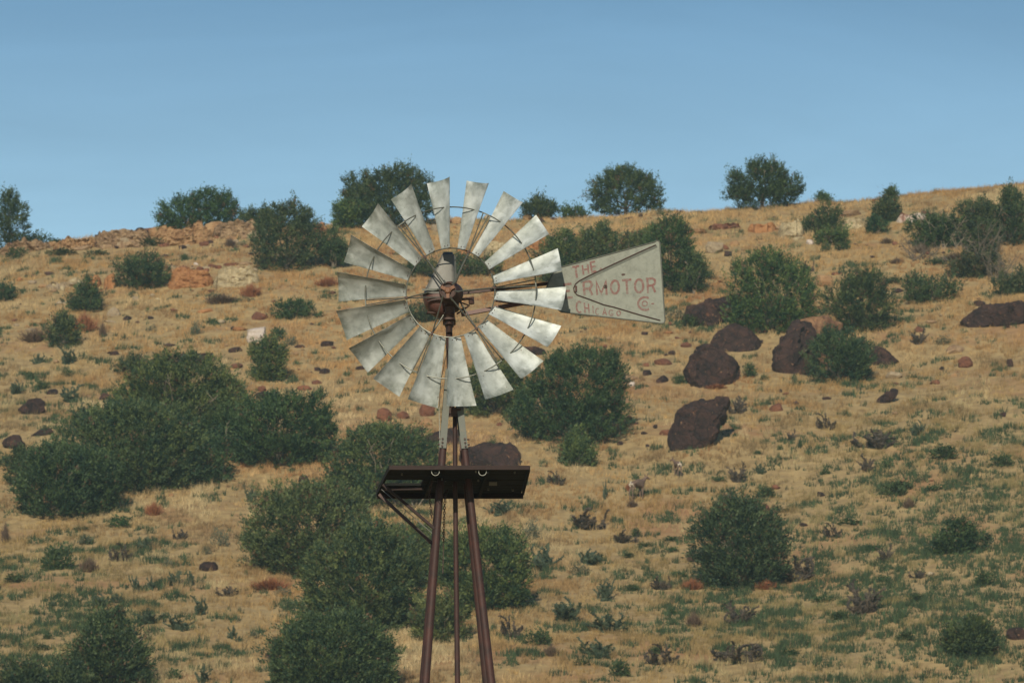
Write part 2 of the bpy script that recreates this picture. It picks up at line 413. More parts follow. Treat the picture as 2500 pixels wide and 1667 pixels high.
# one sail, pointing up, its clockwise edge nearer the camera
def sail_pt(s, t, off=0.0):
    r = R_IN + 0.004 + (R_OUT - R_IN - 0.004) * s
    w = 0.166 + (0.372 - 0.166) * s
    p = math.radians(47 - 8 * s)
    cdir = Vector((math.cos(p), -math.sin(p), 0)); away = Vector((math.sin(p), math.cos(p), 0))
    sag = (0.012 + 0.030 * s)
    return cdir * (t * w / 2) + away * (sag * (1 - t * t) - sag * 0.5 + off) + Vector((0, 0, r))
def sail_mesh(seed):
    rnd = random.Random(seed); mb = MB(); ns, nt_ = 14, 12
    ph = [rnd.uniform(0, 6.28) for _ in range(4)]
    dent = [(rnd.uniform(.2, .95), rnd.uniform(-.8, .8), rnd.uniform(.04, .1), rnd.uniform(-.011, .011)) for _ in range(4)]
    for lay in (0, 1):
        for i in range(ns + 1):
            for j in range(nt_ + 1):
                s, t = i / ns, -1 + 2 * j / nt_
                q = 0.0025 * math.sin(5 * s + ph[0]) * math.sin(3 * t + ph[1]) + sum(d * math.exp(-((s - a) ** 2 + (t - b_) ** 2 / 6) / (c_ * c_)) for a, b_, c_, d in dent)
                mb.V.append(tuple(sail_pt(s, t, q + lay * 0.0016)))
    n1 = nt_ + 1; n2 = (ns + 1) * n1
    for i in range(ns):
        for j in range(nt_):
            a = i * n1 + j; mb.F.append((a, a + 1, a + n1 + 1, a + n1)); mb.F.append((a + n2, a + n1 + n2, a + n1 + 1 + n2, a + 1 + n2))
    for i in range(ns):
        for j in (0, nt_):
            a = i * n1 + j; mb.F.append((a, a + n1, a + n1 + n2, a + n2))
    for j in range(nt_):
        for i in (0, ns):
            a = i * n1 + j; mb.F.append((a, a + n2, a + 1 + n2, a + 1))
    me = mb.mesh('sail', M_SAIL, True, 50)
    a = me.color_attributes.new('tint', 'FLOAT_COLOR', 'POINT'); c = np.ones((len(mb.V), 4), np.float32); k = 0
    for lay in (0, 1):
        for i in range(ns + 1):
            for j in range(nt_ + 1):
                s, t = i / ns, abs(-1 + 2 * j / nt_); c[k, 0] = max(t ** 3 * .75, max(0, (s - .62) / .38) ** 2 * .9, max(0, .12 - s) * 4); k += 1
    a.data.foreach_set('color', c.ravel()); return me
sm = [sail_mesh(i) for i in range(7)]
s_rim = (R_RIM - R_IN) / (R_OUT - R_IN)
mb = MB()                                   # bracket strip hugging the front of the sail's far half
for k in range(8):
    t0, t1 = -1.04 + 1.02 * k / 8, -1.04 + 1.02 * (k + 1) / 8
    w0, w1 = 0.008 * (1 - 0.75 * k / 8), 0.008 * (1 - 0.75 * (k + 1) / 8)
    q = []
    for t, w in ((t0, w0), (t1, w1)):
        p = sail_pt(s_rim, t)
        for dz, o in ((-w, 0.004), (w, 0.004), (w, 0.009), (-w, 0.009)):
            q.append(sail_pt(s_rim, t, o) + Vector((0, 0, dz)))
    mb.hexa(q[:4], q[4:])
bracket_me = mb.mesh('bracket', M_ROD)
mb = MB(); mb.tube([(0, 0, 0), (0, -0.006, 0)], 0.006, 6)
rivet_me = mb.mesh('rivet', M_CAST)
rnd = random.Random(4)
for k in range(18):
    o = link('sail', sm[(k * 3) % 7], mill)
    a = math.radians(-4.6 + 20 * k + rnd.uniform(-.4, .4))
    pit = Matrix.Rotation(math.radians(rnd.uniform(-2.5, 2.5)), 4, 'Z')
    o.matrix_local = Matrix.Translation(WC - MILL) @ BAS.to_4x4() @ Matrix.Rotation(a, 4, 'Y') @ pit
    link('bracket', bracket_me, o)
    for t in (-0.35, 0.3):
        link('rivet', rivet_me, o, sail_pt(0.035, t))
mb = MB(); mb.torus(WC, R_IN, 0.0072, wu, wv, 96, 8); part('inner_rim', mb, M_ROD)
mb = MB(); mb.torus(WC, R_RIM, 0.0068, wu, wv, 128, 8); part('outer_rim', mb, M_ROD)
for k in range(6):
    a = math.radians(25.2 + 60 * k)
    for d0, r0, da in ((-0.17, 0.085, 0.0), (0.14, 0.10, 0.0)):
        mb = MB(); mb.tube([WH(a + (0.25 if d0 < 0 else -0.2), r0, d0), WH(a, R_IN, 0.006)], 0.0075, 8); part('wheel_arm', mb, M_ROD)
    for s in (-1, 1):
        mb = MB(); mb.tube([WH(a, R_IN, 0.006), WH(a + s * 0.033, R_RIM, 0.0 + 0.012 * s)], 0.0065, 8); part('wheel_arm', mb, M_ROD)
    mb = MB(); p = WH(a, R_IN); mb.box(p, 0.022, 0.034, 0.036, BAS @ Matrix.Rotation(a, 3, 'Y')); part('rim_clamp', mb, M_CAST)
    mb = MB(); mb.bar(WH(a - 0.05, R_RIM, 0), WH(a + 0.05, R_RIM, 0), 0.012, 0.022, wnm); part('rim_clamp', mb, M_ROD)
# hub
mb = MB(); mb.torus(WH(0, 0, -0.175), 0.083, 0.009, wu, wv, 40, 8)
mb.tube([WH(0, 0, -0.16), WH(0, 0, -0.10)], [0.078, 0.092], 28); hub = part('hub', mb, M_CAST)
mb = MB()
for k in range(3):
    a = math.radians(60 + 120 * k); mb.bar(WH(a, 0.0, -0.172), WH(a, 0.080, -0.176), 0.034, 0.02, wnm)
mb.tube([WH(0, 0, -0.155), WH(0, 0, -0.190), WH(0, 0, -0.202)], [0.036, 0.034, 0.02], 20)
part('hub_spider', mb, M_HUBC, hub)
mb = MB(); mb.tube([WH(0, 0, -0.10), WH(0, 0, -0.06), WH(0, 0, 0.10), WH(0, 0, 0.13), WH(0, 0, 0.15)], [0.092, 0.112, 0.122, 0.115, 0.06], 32); part('hub_barrel', mb, M_CAST)
for k in range(6):
    a = math.radians(25.2 + 60 * k); mb = MB(); mb.tube([WH(a + .25, 0.075, -0.182), WH(a + .22, 0.115, -0.155)], 0.011, 8); part('arm_nut', mb, M_ROD, hub)
# gear case: brown bowl with the pale hood standing on it
def ringpts(lvl, n=28):
    x0, x1, py, d0, d1, e = lvl
    a = W((x0 + x1) / 2, py, 0); out = []
    rx = (x1 - x0) / 2 * mpp(a)
    for k in range(n):
        t = 2 * math.pi * k / n
        cx, cy = math.cos(t), math.sin(t)
        f = lambda v: math.copysign(abs(v) ** e, v)
        out.append(Vector((a.x + rx * f(cx), Y0 + (d0 + d1) / 2 + (d1 - d0) / 2 * f(cy), a.z)))
    return out
def loft(mb, levels, cap=True):
    b = len(mb.V); n = 28
    for l in levels: mb.V += [tuple(p) for p in ringpts(l)]
    for i in range(len(levels) - 1):
        for k in range(n):
            l = (k + 1) % n; mb.F.append((b + i * n + k, b + i * n + l, b + (i + 1) * n + l, b + (i + 1) * n + k))
    if cap: mb.F.append(tuple(range(b, b + n))); mb.F.append(tuple(range(b + (len(levels) - 1) * n, b + len(levels) * n)))
mb = MB(); loft(mb, [(1031, 1114, 707, .16, .52, .3), (1050, 1112.5, 667, .18, .50, .3), (1061, 1110, 645, .19, .48, .3), (1071, 1109, 622, .20, .46, .35), (1077, 1108, 609, .21, .44, .4), (1081, 1105, 602, .24, .42, .6)])
hood = part('gear_hood', mb, M_HOOD, angle=30)
mb = MB(); mb.bar(W(1110.8, 625, .14), W(1113.5, 705, .13), 0.006, 0.02); part('hood_seam_and_glint', mb, M_BRIGHT, hood)  # bright strip in place of the highlight along the hood's right edge
mb = MB(); mb.bar(W(1031, 707.3, .14), W(1085, 706.6, .14), 0.008, 0.02); part('hood_seam_and_glint', mb, M_STRAP, hood)
mb = MB(); loft(mb, [(1031.5, 1114, 708, .17, .61, .6), (1033, 1113, 718, .17, .6, .65), (1038, 1112, 732, .18, .58, .7), (1048, 1110, 744, .2, .55, .8), (1062, 1106, 753, .24, .5, .9), (1074, 1100, 757.5, .3, .45, 1)])
case = part('gear_case', mb, M_BOWL, angle=30)
mb = MB(); mb.bar(W(1043, 733, .16), W(1082, 728, .12), 0.012, 0.022); part('case_rib', mb, M_CAST, case)
mb = MB(); loft(mb, [(1080, 1121, 716, .02, .42, .6), (1083, 1120, 728, .04, .42, .5), (1083, 1119, 741, .05, .42, .4), (1086, 1110, 743, .08, .4, .4), (1085, 1109, 757, .10, .38, .4), (1079, 1110, 760, .09, .38, .3), (1088, 1106, 771, .12, .36, .5)])
part('main_casting', mb, M_CAST, angle=35)
mb = MB(); loft(mb, [(1086, 1107, 768, .12, .38, .6), (1080, 1112, 770, .09, .42, .5), (1080, 1112, 774, .09, .42, .5), (1085, 1108, 775, .13, .37, .8), (1085, 1107, 783, .14, .36, .8), (1088, 1104, 784, .17, .35, 1), (1088, 1104, 800, .2, .33, 1)])
part('turntable', mb, M_CAST, angle=35)
mb = MB(); mb.tube([W(1043, 762, .3), W(1048, 763.5, .3), W(1085, 764, .26)], [0.022, 0.014, 0.014], 10); part('furl_lever', mb, M_CAST)
for a, b_, w in (((1122, 731, .2), (1150, 729, .24), .014), ((1150, 726, .24), (1151.5, 742, .24), .03), ((1122, 737, .18), (1146, 746, .3), .008),
                 ((1116, 766, .22), (1143, 748, .3), .009), ((1128, 745, .25), (1135, 760, .28), .01), ((1110, 752, .2), (1132, 757, .3), .012), ((1108, 742, .15), (1124, 733, .2), .02)):
    mb = MB(); mb.tube([W(*a), W(*b_)], w, 8); part('furl_linkage', mb, M_CAST)
# vane arms
mb = MB(); mb.bar(W(1118, 717, .34), W(1342, 692, .27), 0.028, 0.03); part('vane_arm', mb, M_CAST)
mb = MB(); mb.bar(W(1205, 706.5, .33), W(1234, 706, .34), 0.035, 0.036); part('vane_spring', mb, M_CAST)
mb = MB(); mb.bar(W(1126, 768, .32), W(1346, 727, .27), 0.042, 0.040); part('vane_arm', mb, M_BOWL)
mb = MB(); mb.bar(W(1209, 733, .38), W(1300, 744, .3), 0.028, 0.028); part('vane_arm', mb, M_BOWL)
# vane sheet
VD0, VD1 = 0.24, 0.40
def VP(px, py, off=0.0): return W(px, py, VD0 + (VD1 - VD0) * (px - 1332) / 290.0 - off)
outl = [(1333, 706), (1344.5, 677), (1357, 656), (1598, 591), (1603, 587.5), (1608.5, 588.5), (1611, 594), (1623.5, 783), (1621, 788.5), (1614, 789.5), (1384, 763), (1371, 761.5), (1346, 744)]
def slab(mb, poly, off, th):
    n = len(poly); f = [VP(x, y, off) for x, y in poly]; k = [VP(x, y, off - th) for x, y in poly]
    mb.add(f + k, [tuple(range(n)), tuple(range(2 * n - 1, n - 1, -1))] + [(i, (i + 1) % n, n + (i + 1) % n, n + i) for i in range(n)])
mb = MB(); slab(mb, outl, 0, 0.003); vane = part('tail_vane', mb, M_VANE, smooth=False)
mb = MB(); mb.tube([VP(x, y, 0.001) for x, y in outl], 0.0075, 8, closed=True); part('rolled_edge', mb, M_STRAP, vane)
ribp = [(1601, 598), (1560, 616), (1500, 644), (1440, 672), (1414, 685.5), (1405, 693), (1400.5, 703), (1402, 712), (1409, 720), (1440, 731), (1474, 744), (1500, 750), (1560, 768), (1612, 782)]
mb = MB(); mb.tube([VP(x, y, 0.006) for x, y in ribp], 0.0062, 8); part('vane_rib', mb, M_CAST, vane)
def strip(mb, pts, w, off, th=0.0012):      # a mitred stroke lying on the vane
    P = [Vector((x, y)) for x, y in pts]; n = len(P); L = []; R = []
    for i, p in enumerate(P):
        d1 = (P[i] - P[i - 1]).normalized() if i else None; d2 = (P[i + 1] - P[i]).normalized() if i < n - 1 else None
        d = ((d1 or d2) + (d2 or d1)).normalized(); nn = Vector((-d.y, d.x))
        k = 1 / max(0.5, nn.dot(Vector((-(d1 or d2).y, (d1 or d2).x)))); L.append(p + nn * w / 2 * k); R.append(p - nn * w / 2 * k)
    b = len(mb.V)
    for i in range(n): mb.V += [tuple(VP(*L[i], off)), tuple(VP(*R[i], off)), tuple(VP(*L[i], off - th)), tuple(VP(*R[i], off - th))]
    for i in range(n - 1):
        a = b + 4 * i; c_ = a + 4
        mb.F += [(a, a + 1, c_ + 1, c_), (a + 2, c_ + 2, c_ + 3, a + 3), (a, c_, c_ + 2, a + 2), (a + 1, a + 3, c_ + 3, c_ + 1)]
    mb.F += [(b, b + 2, b + 3, b + 1), (b + 4 * n - 4, b + 4 * n - 3, b + 4 * n - 1, b + 4 * n - 2)]
mb = MB(); strip(mb, [(x + 3, y + 3) for x, y in ribp[:5]], 6, 0.004, 0.004); part('vane_stiffener', mb, M_STRAP, vane)
# lettering, in pixels of a zoomed view (5.808 per photograph pixel, from 1300,550)
def Z(x, y): return (1300 + x / 5.808, 550 + y / 5.808)
def arc(cx, cy, rx, ry, a0, a1, n=18, sk=0.0):
    return [(cx + rx * math.cos(math.radians(a0 + (a1 - a0) * i / n)), cy - ry * math.sin(math.radians(a0 + (a1 - a0) * i / n)) + sk * rx * math.cos(math.radians(a0 + (a1 - a0) * i / n))) for i in range(n + 1)]
LET = [
 ('letter', 26, [[(562, 592), (662, 577)], [(613, 600), (630, 745)]]),
 ('letter', 22, [[(707, 565), (725, 702)], [(782, 552), (797, 690)], [(723, 632), (780, 622)]]),
 ('letter', 22, [[(888, 514), (822, 526), (842, 663), (908, 648)], [(842, 592), (893, 580)]]),
 ('letter', 16, [[(956, 634), (970, 612), (982, 630)]]),
 ('letter', 28, [[(552, 828), (452, 840), (468, 1032), (572, 1016)], [(474, 934), (532, 926)]]),
 ('letter', 28, [[(738, 992), (722, 803), (795, 793), (828, 806), (842, 838), (833, 874), (805, 894), (745, 902)], [(808, 906), (850, 990)]]),
 ('letter', 28, [[(918, 988), (905, 800), (975, 965), (1042, 785), (1052, 988)]]),
 ('letter', 28, [arc(1170, 876, 56, 92, 0, 360, 28)[:-1] + [(1226, 874)]]),
 ('letter', 28, [[(1268, 782), (1402, 768)], [(1334, 790), (1346, 972)]]),
 ('letter', 28, [arc(1512, 860, 58, 92, 0, 360, 28)[:-1] + [(1570, 858)]]),
 ('letter', 28, [[(1640, 962), (1628, 758), (1700, 752), (1732, 772), (1740, 808), (1728, 836), (1698, 852), (1646, 856)], [(1702, 866), (1742, 948)]]),
 ('letter', 26, [arc(1595, 1110, 96, 90, 58, 305, 22)]),
 ('letter', 14, [arc(1592, 1110, 36, 34, 0, 350, 18)]),
 ('letter', 16, [[(1686, 1112), (1724, 1110)]]),
 ('letter', 20, [arc(664, 1158, 40, 76, 50, 310, 16, 0.12)]),
 ('letter', 18, [[(735, 1098), (748, 1245)], [(792, 1110), (804, 1250)], [(750, 1172), (788, 1176)]]),
 ('letter', 12, [[(856, 1140), (862, 1250)]]),
 ('letter', 12, [arc(922, 1222, 26, 44, 50, 310, 12)]),
 ('letter', 15, [[(998, 1270), (1022, 1176), (1050, 1278)], [(1014, 1240), (1038, 1243)]]),
 ('letter', 14, [arc(1116, 1240, 30, 40, 40, 340, 14), [(1112, 1252), (1140, 1250)]]),
 ('letter', 14, [arc(1222, 1246, 26, 34, 0, 350, 14)]),
]
ko = 0
for nme, w, strokes in LET:
    mb = MB()
    for s in strokes:
        ko += 1; strip(mb, [Z(*q) for q in s], w * 1.15 / 5.808, 0.0022 + 0.0003 * (ko % 4))
    part(nme, mb, M_RED, vane, smooth=False)
mb = MB(); mb.torus(VP(1478, 699.5, 0.006), 0.016, 0.005, (1, 0, 0), (0, 0, 1), 16, 6); mb.tube([VP(1478, 699.5, 0.004), VP(1478, 699.5, 0.014)], 0.008, 8); part('vane_bolt', mb, M_CAST, vane)
mb = MB(); mb.tube([VP(1406.5, 698, .008), VP(1406.5, 712, .008)], 0.010, 8); part('vane_bolt', mb, M_BOWL, vane)
mb = MB(); slab(mb, [(1516, 670), (1521, 667.5), (1527, 668.5), (1526, 671.5), (1520, 673.5)], 0.003, 0.002); part('vane_hole_patch', mb, M_CAST, vane)
# ------------------------------------------------------------------ tower
YT = 0.38
def WT(px, py, dy=0.0): return at_y(px, py, Y0 + YT + dy)
TYAW = math.radians(3.6)
def AX(py): return 1104 + (py - 900) * (11.0 / 767.0) * 0.999
def TS(py): return max(0.02, (py - 818) * 0.186) * mpp(WT(1110, py))
def leg_pt(py, sx, sy, k=1.0):
    c = WT(AX(py) + 0.0, py, 0); h = TS(py) / 2 * k
    return Vector((c.x + h * (sx * math.cos(TYAW) - sy * math.sin(TYAW) * 1.0), c.y + h * (sy * math.cos(TYAW) + sx * math.sin(TYAW)), c.z))
def to_ground(a, b):
    t = (terr1(b.x, b.y) - 0.3 - a.z) / (b.z - a.z); return a + (b - a) * t
for sx in (-1, 1):
    for sy in (-1, 1):
        a, b_ = leg_pt(1088, sx, sy), leg_pt(1667, sx, sy); g = to_ground(a, b_)
        mb = MB(); mb.tube([a, b_, g], [0.036, 0.0425, 0.048], 18); lg = part('tower_leg', mb, M_PIPE)
        # galvanised angle above the pipe
        p, q = leg_pt(905, sx, sy), leg_pt(1101, sx, sy)
        o = Vector((0, 0.045 * sy, 0)); p2 = p + o; q2 = q + o
        mb = MB(); mb.bar(p2, q2, 0.066, 0.006, (0, 1, 0)); mb.bar(p2 + Vector((sx * 0.033, -0.03 * sy, 0)), q2 + Vector((sx * 0.033, -0.03 * sy, 0)), 0.006, 0.06, (0, 1, 0))
        st = part('tower_angle', mb, M_STRAP, smooth=False)
        if sy < 0:
            for dp in (1078, 1087, 1096):
                mb = MB(); c_ = leg_pt(dp, sx, sy) + o; mb.tube([c_ + Vector((.012 * sx, 0, 0)), c_ + Vector((.012 * sx, -0.022, 0))], 0.011, 6); part('angle_bolt', mb, M_CAST, st)
            for dp in (1077, 1090):
                mb = MB(); c_ = leg_pt(dp, sx, sy); mb.tube([c_, c_ + Vector((0.06 * sx, 0, 0))], 0.009, 6); part('angle_bolt', mb, M_CAST, st)
mb = MB(); mb.tube([W(1096, 788, .26), W(1098, 880, .33), W(1103, 1012, .38)], [0.036, 0.034, 0.032], 18); part('mast_pipe', mb, M_PIPE)
mb = MB(); mb.tube([WT(1100, 843, .17), WT(1100, 850, .17)], 0.05, 14); mb.tube([WT(1090, 862, .16), WT(1098, 864, .16)], 0.02, 8); part('mast_collar', mb, M_CAST)
mb = MB(); mb.bar(WT(1103, 1003, -0.12), WT(1103, 1003, 0.12), 0.19, 0.055); mb.bar(WT(1106.5, 1006, -.1), WT(1106.5, 1006, .1), 0.12, 0.10); part('mast_cap', mb, M_CAST, smooth=False)
a = WT(1110.8, 1010, 0); b_ = WT(1117, 1667, 0); mb = MB(); mb.tube([a, WT(1111.5, 1200, 0), b_, to_ground(a, b_)], [0.024, 0.025, 0.0285, 0.031], 14); part('drop_pipe', mb, M_PIPE)
mb = MB(); mb.bar(WT(1127, 1060, -.02), WT(1124, 1100, -.02), 0.02, 0.02); part('pump_rod_guide', mb, M_CAST)
mb = MB(); mb.tube([WT(1089, 868, -.05), WT(1076, 930, -.06), WT(1072, 1000, -.1), WT(1074, 1100, -.12), WT(1071, 1150, -.14)], 0.003, 6); part('furl_wire', mb, M_ROD)
mb = MB(); mb.tube([WT(1093, 890, -.03), WT(1098, 862, .1), WT(1088, 925, -.05)], 0.007, 6); part('furl_rod', mb, M_CAST)
for py in (1720, 1900, 2200, 2600, 3000):
    c4 = [leg_pt(py, sx, sy) for sx, sy in ((-1, -1), (1, -1), (1, 1), (-1, 1))]
    if c4[0].z > terr1(c4[0].x, c4[0].y) + .3:
        for i in range(4):
            mb = MB(); mb.bar(c4[i], c4[(i + 1) % 4], 0.05, 0.05); part('tower_girt', mb, M_PIPE, smooth=False)
# platform
YN = Y0 + YT - 0.70
zP = at_y(1120, 1147, YN).z
NL, NR = at_y(951.5, 1147, YN), at_y(1292, 1147, YN)
FL, FR = at_z(921, 1208, zP), at_z(1276.5, 1208, zP)
def PL(u, v, dz=0.0): p = (NL * (1 - u) + NR * u) * (1 - v) + (FL * (1 - u) + FR * u) * v; return Vector((p.x, p.y, p.z + dz))
H = 0.040
def pbar(u0, v0, u1, v1, w, h, dz, name, m):
    mb = MB(); a, b2 = PL(u0, v0, dz), PL(u1, v1, dz); mb.bar(a, b2, w, h); return part(name, mb, m, smooth=False)
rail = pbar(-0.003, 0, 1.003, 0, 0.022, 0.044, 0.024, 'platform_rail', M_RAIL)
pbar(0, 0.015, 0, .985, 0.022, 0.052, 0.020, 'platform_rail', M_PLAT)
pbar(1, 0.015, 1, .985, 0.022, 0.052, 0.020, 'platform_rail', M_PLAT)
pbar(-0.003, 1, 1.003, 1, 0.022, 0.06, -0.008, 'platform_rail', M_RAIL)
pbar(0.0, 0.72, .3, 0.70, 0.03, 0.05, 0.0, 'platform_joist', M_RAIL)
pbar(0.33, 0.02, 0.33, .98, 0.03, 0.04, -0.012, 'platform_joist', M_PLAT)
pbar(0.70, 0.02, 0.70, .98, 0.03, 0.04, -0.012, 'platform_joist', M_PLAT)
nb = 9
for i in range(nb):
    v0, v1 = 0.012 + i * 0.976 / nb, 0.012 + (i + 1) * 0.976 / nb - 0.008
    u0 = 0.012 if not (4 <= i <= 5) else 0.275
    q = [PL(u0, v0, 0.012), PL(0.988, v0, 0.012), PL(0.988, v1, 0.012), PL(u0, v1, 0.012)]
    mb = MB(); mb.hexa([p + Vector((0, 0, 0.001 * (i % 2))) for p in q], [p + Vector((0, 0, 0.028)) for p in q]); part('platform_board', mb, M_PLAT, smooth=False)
for px in (1063, 1178):
    c_ = at_y(px, 1149, YN); mb = MB(); mb.torus(c_ + Vector((0, .022, -.005)), 0.040, 0.0035, (1, 0, 0), (0, 0, 1), 24, 6); part('u_bolt', mb, M_BRIGHT)
mb = MB()
for k in range(9): mb.box(PL(.335 + .012 * k, .42, -.006), .010, .02 + .01 * (k % 2), .006)
part('welded_chain_scrap', mb, M_STRAP)
mb = MB(); mb.box(PL(.77, .52, -.004), .085, .20, .006); part('sheet_patch', mb, M_STRAP)
for u, v in ((.62, .05), (.9, .08), (.66, .4), (.5, .62), (.52, .7), (.75, .75), (.92, .78), (.1, .15), (.4, .35)):
    mb = MB(); c_ = PL(u, v, .008); mb.tube([c_, c_ - Vector((0, 0, .022))], .010, 6); part('board_bolt', mb, M_BRIGHT)
# braces from the left end of the platform down to the leg
lgp = leg_pt(1318, -1, -1)
mb = MB(); mb.bar(PL(-.002, .48, -.03), leg_pt(1300, -1, -1) + Vector((-.02, 0, 0)), 0.028, 0.052, (0, 1, 0)); part('platform_brace', mb, M_RAIL, smooth=False)
mb = MB(); mb.bar(PL(-.002, .80, -.05), leg_pt(1318, -1, 1) + Vector((-.03, 0, 0)), 0.032, 0.040, (0, 1, 0)); part('platform_brace', mb, M_CAST, smooth=False)
mb = MB(); mb.bar(PL(-.002, .62, -.04), leg_pt(1308, -1, -1) + Vector((-.05, .04, 0)), 0.006, 0.008, (0, 1, 0)); part('brace_edge', mb, M_BRIGHT, smooth=False)
# chains
def chain(pts, name):
    mb = MB(); P = [Vector(p) for p in pts]
    L = 0.034; pos = []; 
    for a, b2 in zip(P[:-1], P[1:]):
        n = max(1, int((b2 - a).length / (L * 0.78)))
        pos += [(a + (b2 - a) * (i / n), (b2 - a).normalized()) for i in range(n)]
    for i, (p, d) in enumerate(pos):
        s = Vector((1, 0, 0)) if i % 2 else Vector((0.3, 1, 0)).normalized()
        s = (s - d * s.dot(d)).normalized()
        mb.tube([p + d * (L / 2 * math.cos(t)) + s * (0.011 * math.sin(t)) for t in [2 * math.pi * k / 8 for k in range(8)]], 0.0042, 5, closed=True)
    return part(name, mb, M_CAST)
chain([PL(.33, .3, -.02), WT(1048, 1205, -.2), WT(1052, 1240, -.15), WT(1055, 1268, -.12)], 'chain')
chain([PL(.46, .7, -.03), WT(1086.5, 1215, .05), WT(1084, 1270, .02), WT(1083, 1325, 0)], 'chain')
mb = MB(); mb.tube([WT(1083, 1325, 0), WT(1081, 1400, 0)], 0.005, 6); part('pull_rope', mb, M_CAST)
# ------------------------------------------------------------------ labels from what stands nearby
LM = [('the tower platform', 1120, 1172), ('the tail vane', 1500, 690), ('the tilted dark slab', 1712, 1040), ('the peaked dark boulder', 1745, 900),
      ('the two-toned standing boulder', 1960, 850), ('the round juniper beside it', 2040, 880), ('the lone juniper lower right', 1810, 1340),
      ('the columnar left-edge juniper', 25, 520), ('the domed crest juniper', 487, 485), ('the ochre ledge', 464, 685),
      ('the olive juniper lower centre', 750, 1300), ('the dark left thicket', 170, 1190), ('the ragged junipers left', 430, 990),
      ('the bushy juniper left of wheel', 660, 1040), ('the lobed juniper right of tower', 1345, 980), ('the bottom-left juniper', 270, 1590),
      ('the small upright juniper', 655, 890), ('the twin-spired crest junipers', 960, 480), ('the round crest juniper', 1525, 460),
      ('the branching crest juniper', 1862, 445), ('the cream bank', 1931, 560), ('the leafless thicket', 2370, 560),
      ('the rock outcrop', 430, 565), ('the flat dark boulder', 1200, 1112), ('the lone cone juniper', 210, 735), ('the deer', 1600, 1165),
      ('the bottom-centre juniper', 800, 1600), ('the far right boulder', 2430, 775), ('the wheel', 1100, 715)]
LM = [(n.replace('round juniper beside it', 'round foreground juniper'), x, y) for n, x, y in LM]
_used = {}
def where(px, py, k=1):
    c = sorted(LM, key=lambda l: math.hypot(l[1] - px, (l[2] - py) * 1.3))
    out = []
    for n, x, y in c[:k]:
        dx, dy = px - x, (py - y) * 1.4; d = math.hypot(dx, dy)
        side = ('right of' if dx > 0 else 'left of') if abs(dx) > abs(dy) else ('below' if dy > 0 else 'above')
        if abs(dx) > 0.45 * abs(dy) and abs(dy) > 0.45 * abs(dx):
            side = ('lower ' if dy > 0 else 'upper ') + ('right of' if dx > 0 else 'left of')
        near = 'just ' if d < 75 else ('well ' if d > 190 else '')
        out.append(near + side + ' ' + n)
    return out
def auto_label(desc, px, py):
    w = where(px, py, 6)
    for cand in [desc + ' ' + w[0]] + [desc + ' ' + w[0] + ', ' + w[j] for j in range(1, 6)]:
        n = len(cand.replace(',', '').split())
        if cand not in _used and n <= 16:
            _used[cand] = 1; return cand
    for a_ in (3, 4, 5, 6, 7):
        v = where(px, py, 12)
        for j in range(len(v)):
            for q in range(len(v)):
                cand = desc + ' ' + v[j] + ', ' + v[q]
                if j != q and cand not in _used and len(cand.replace(',', '').split()) <= 16:
                    _used[cand] = 1; return cand
    print('LABEL CLASH', desc, px, py); return desc + ' ' + w[0]
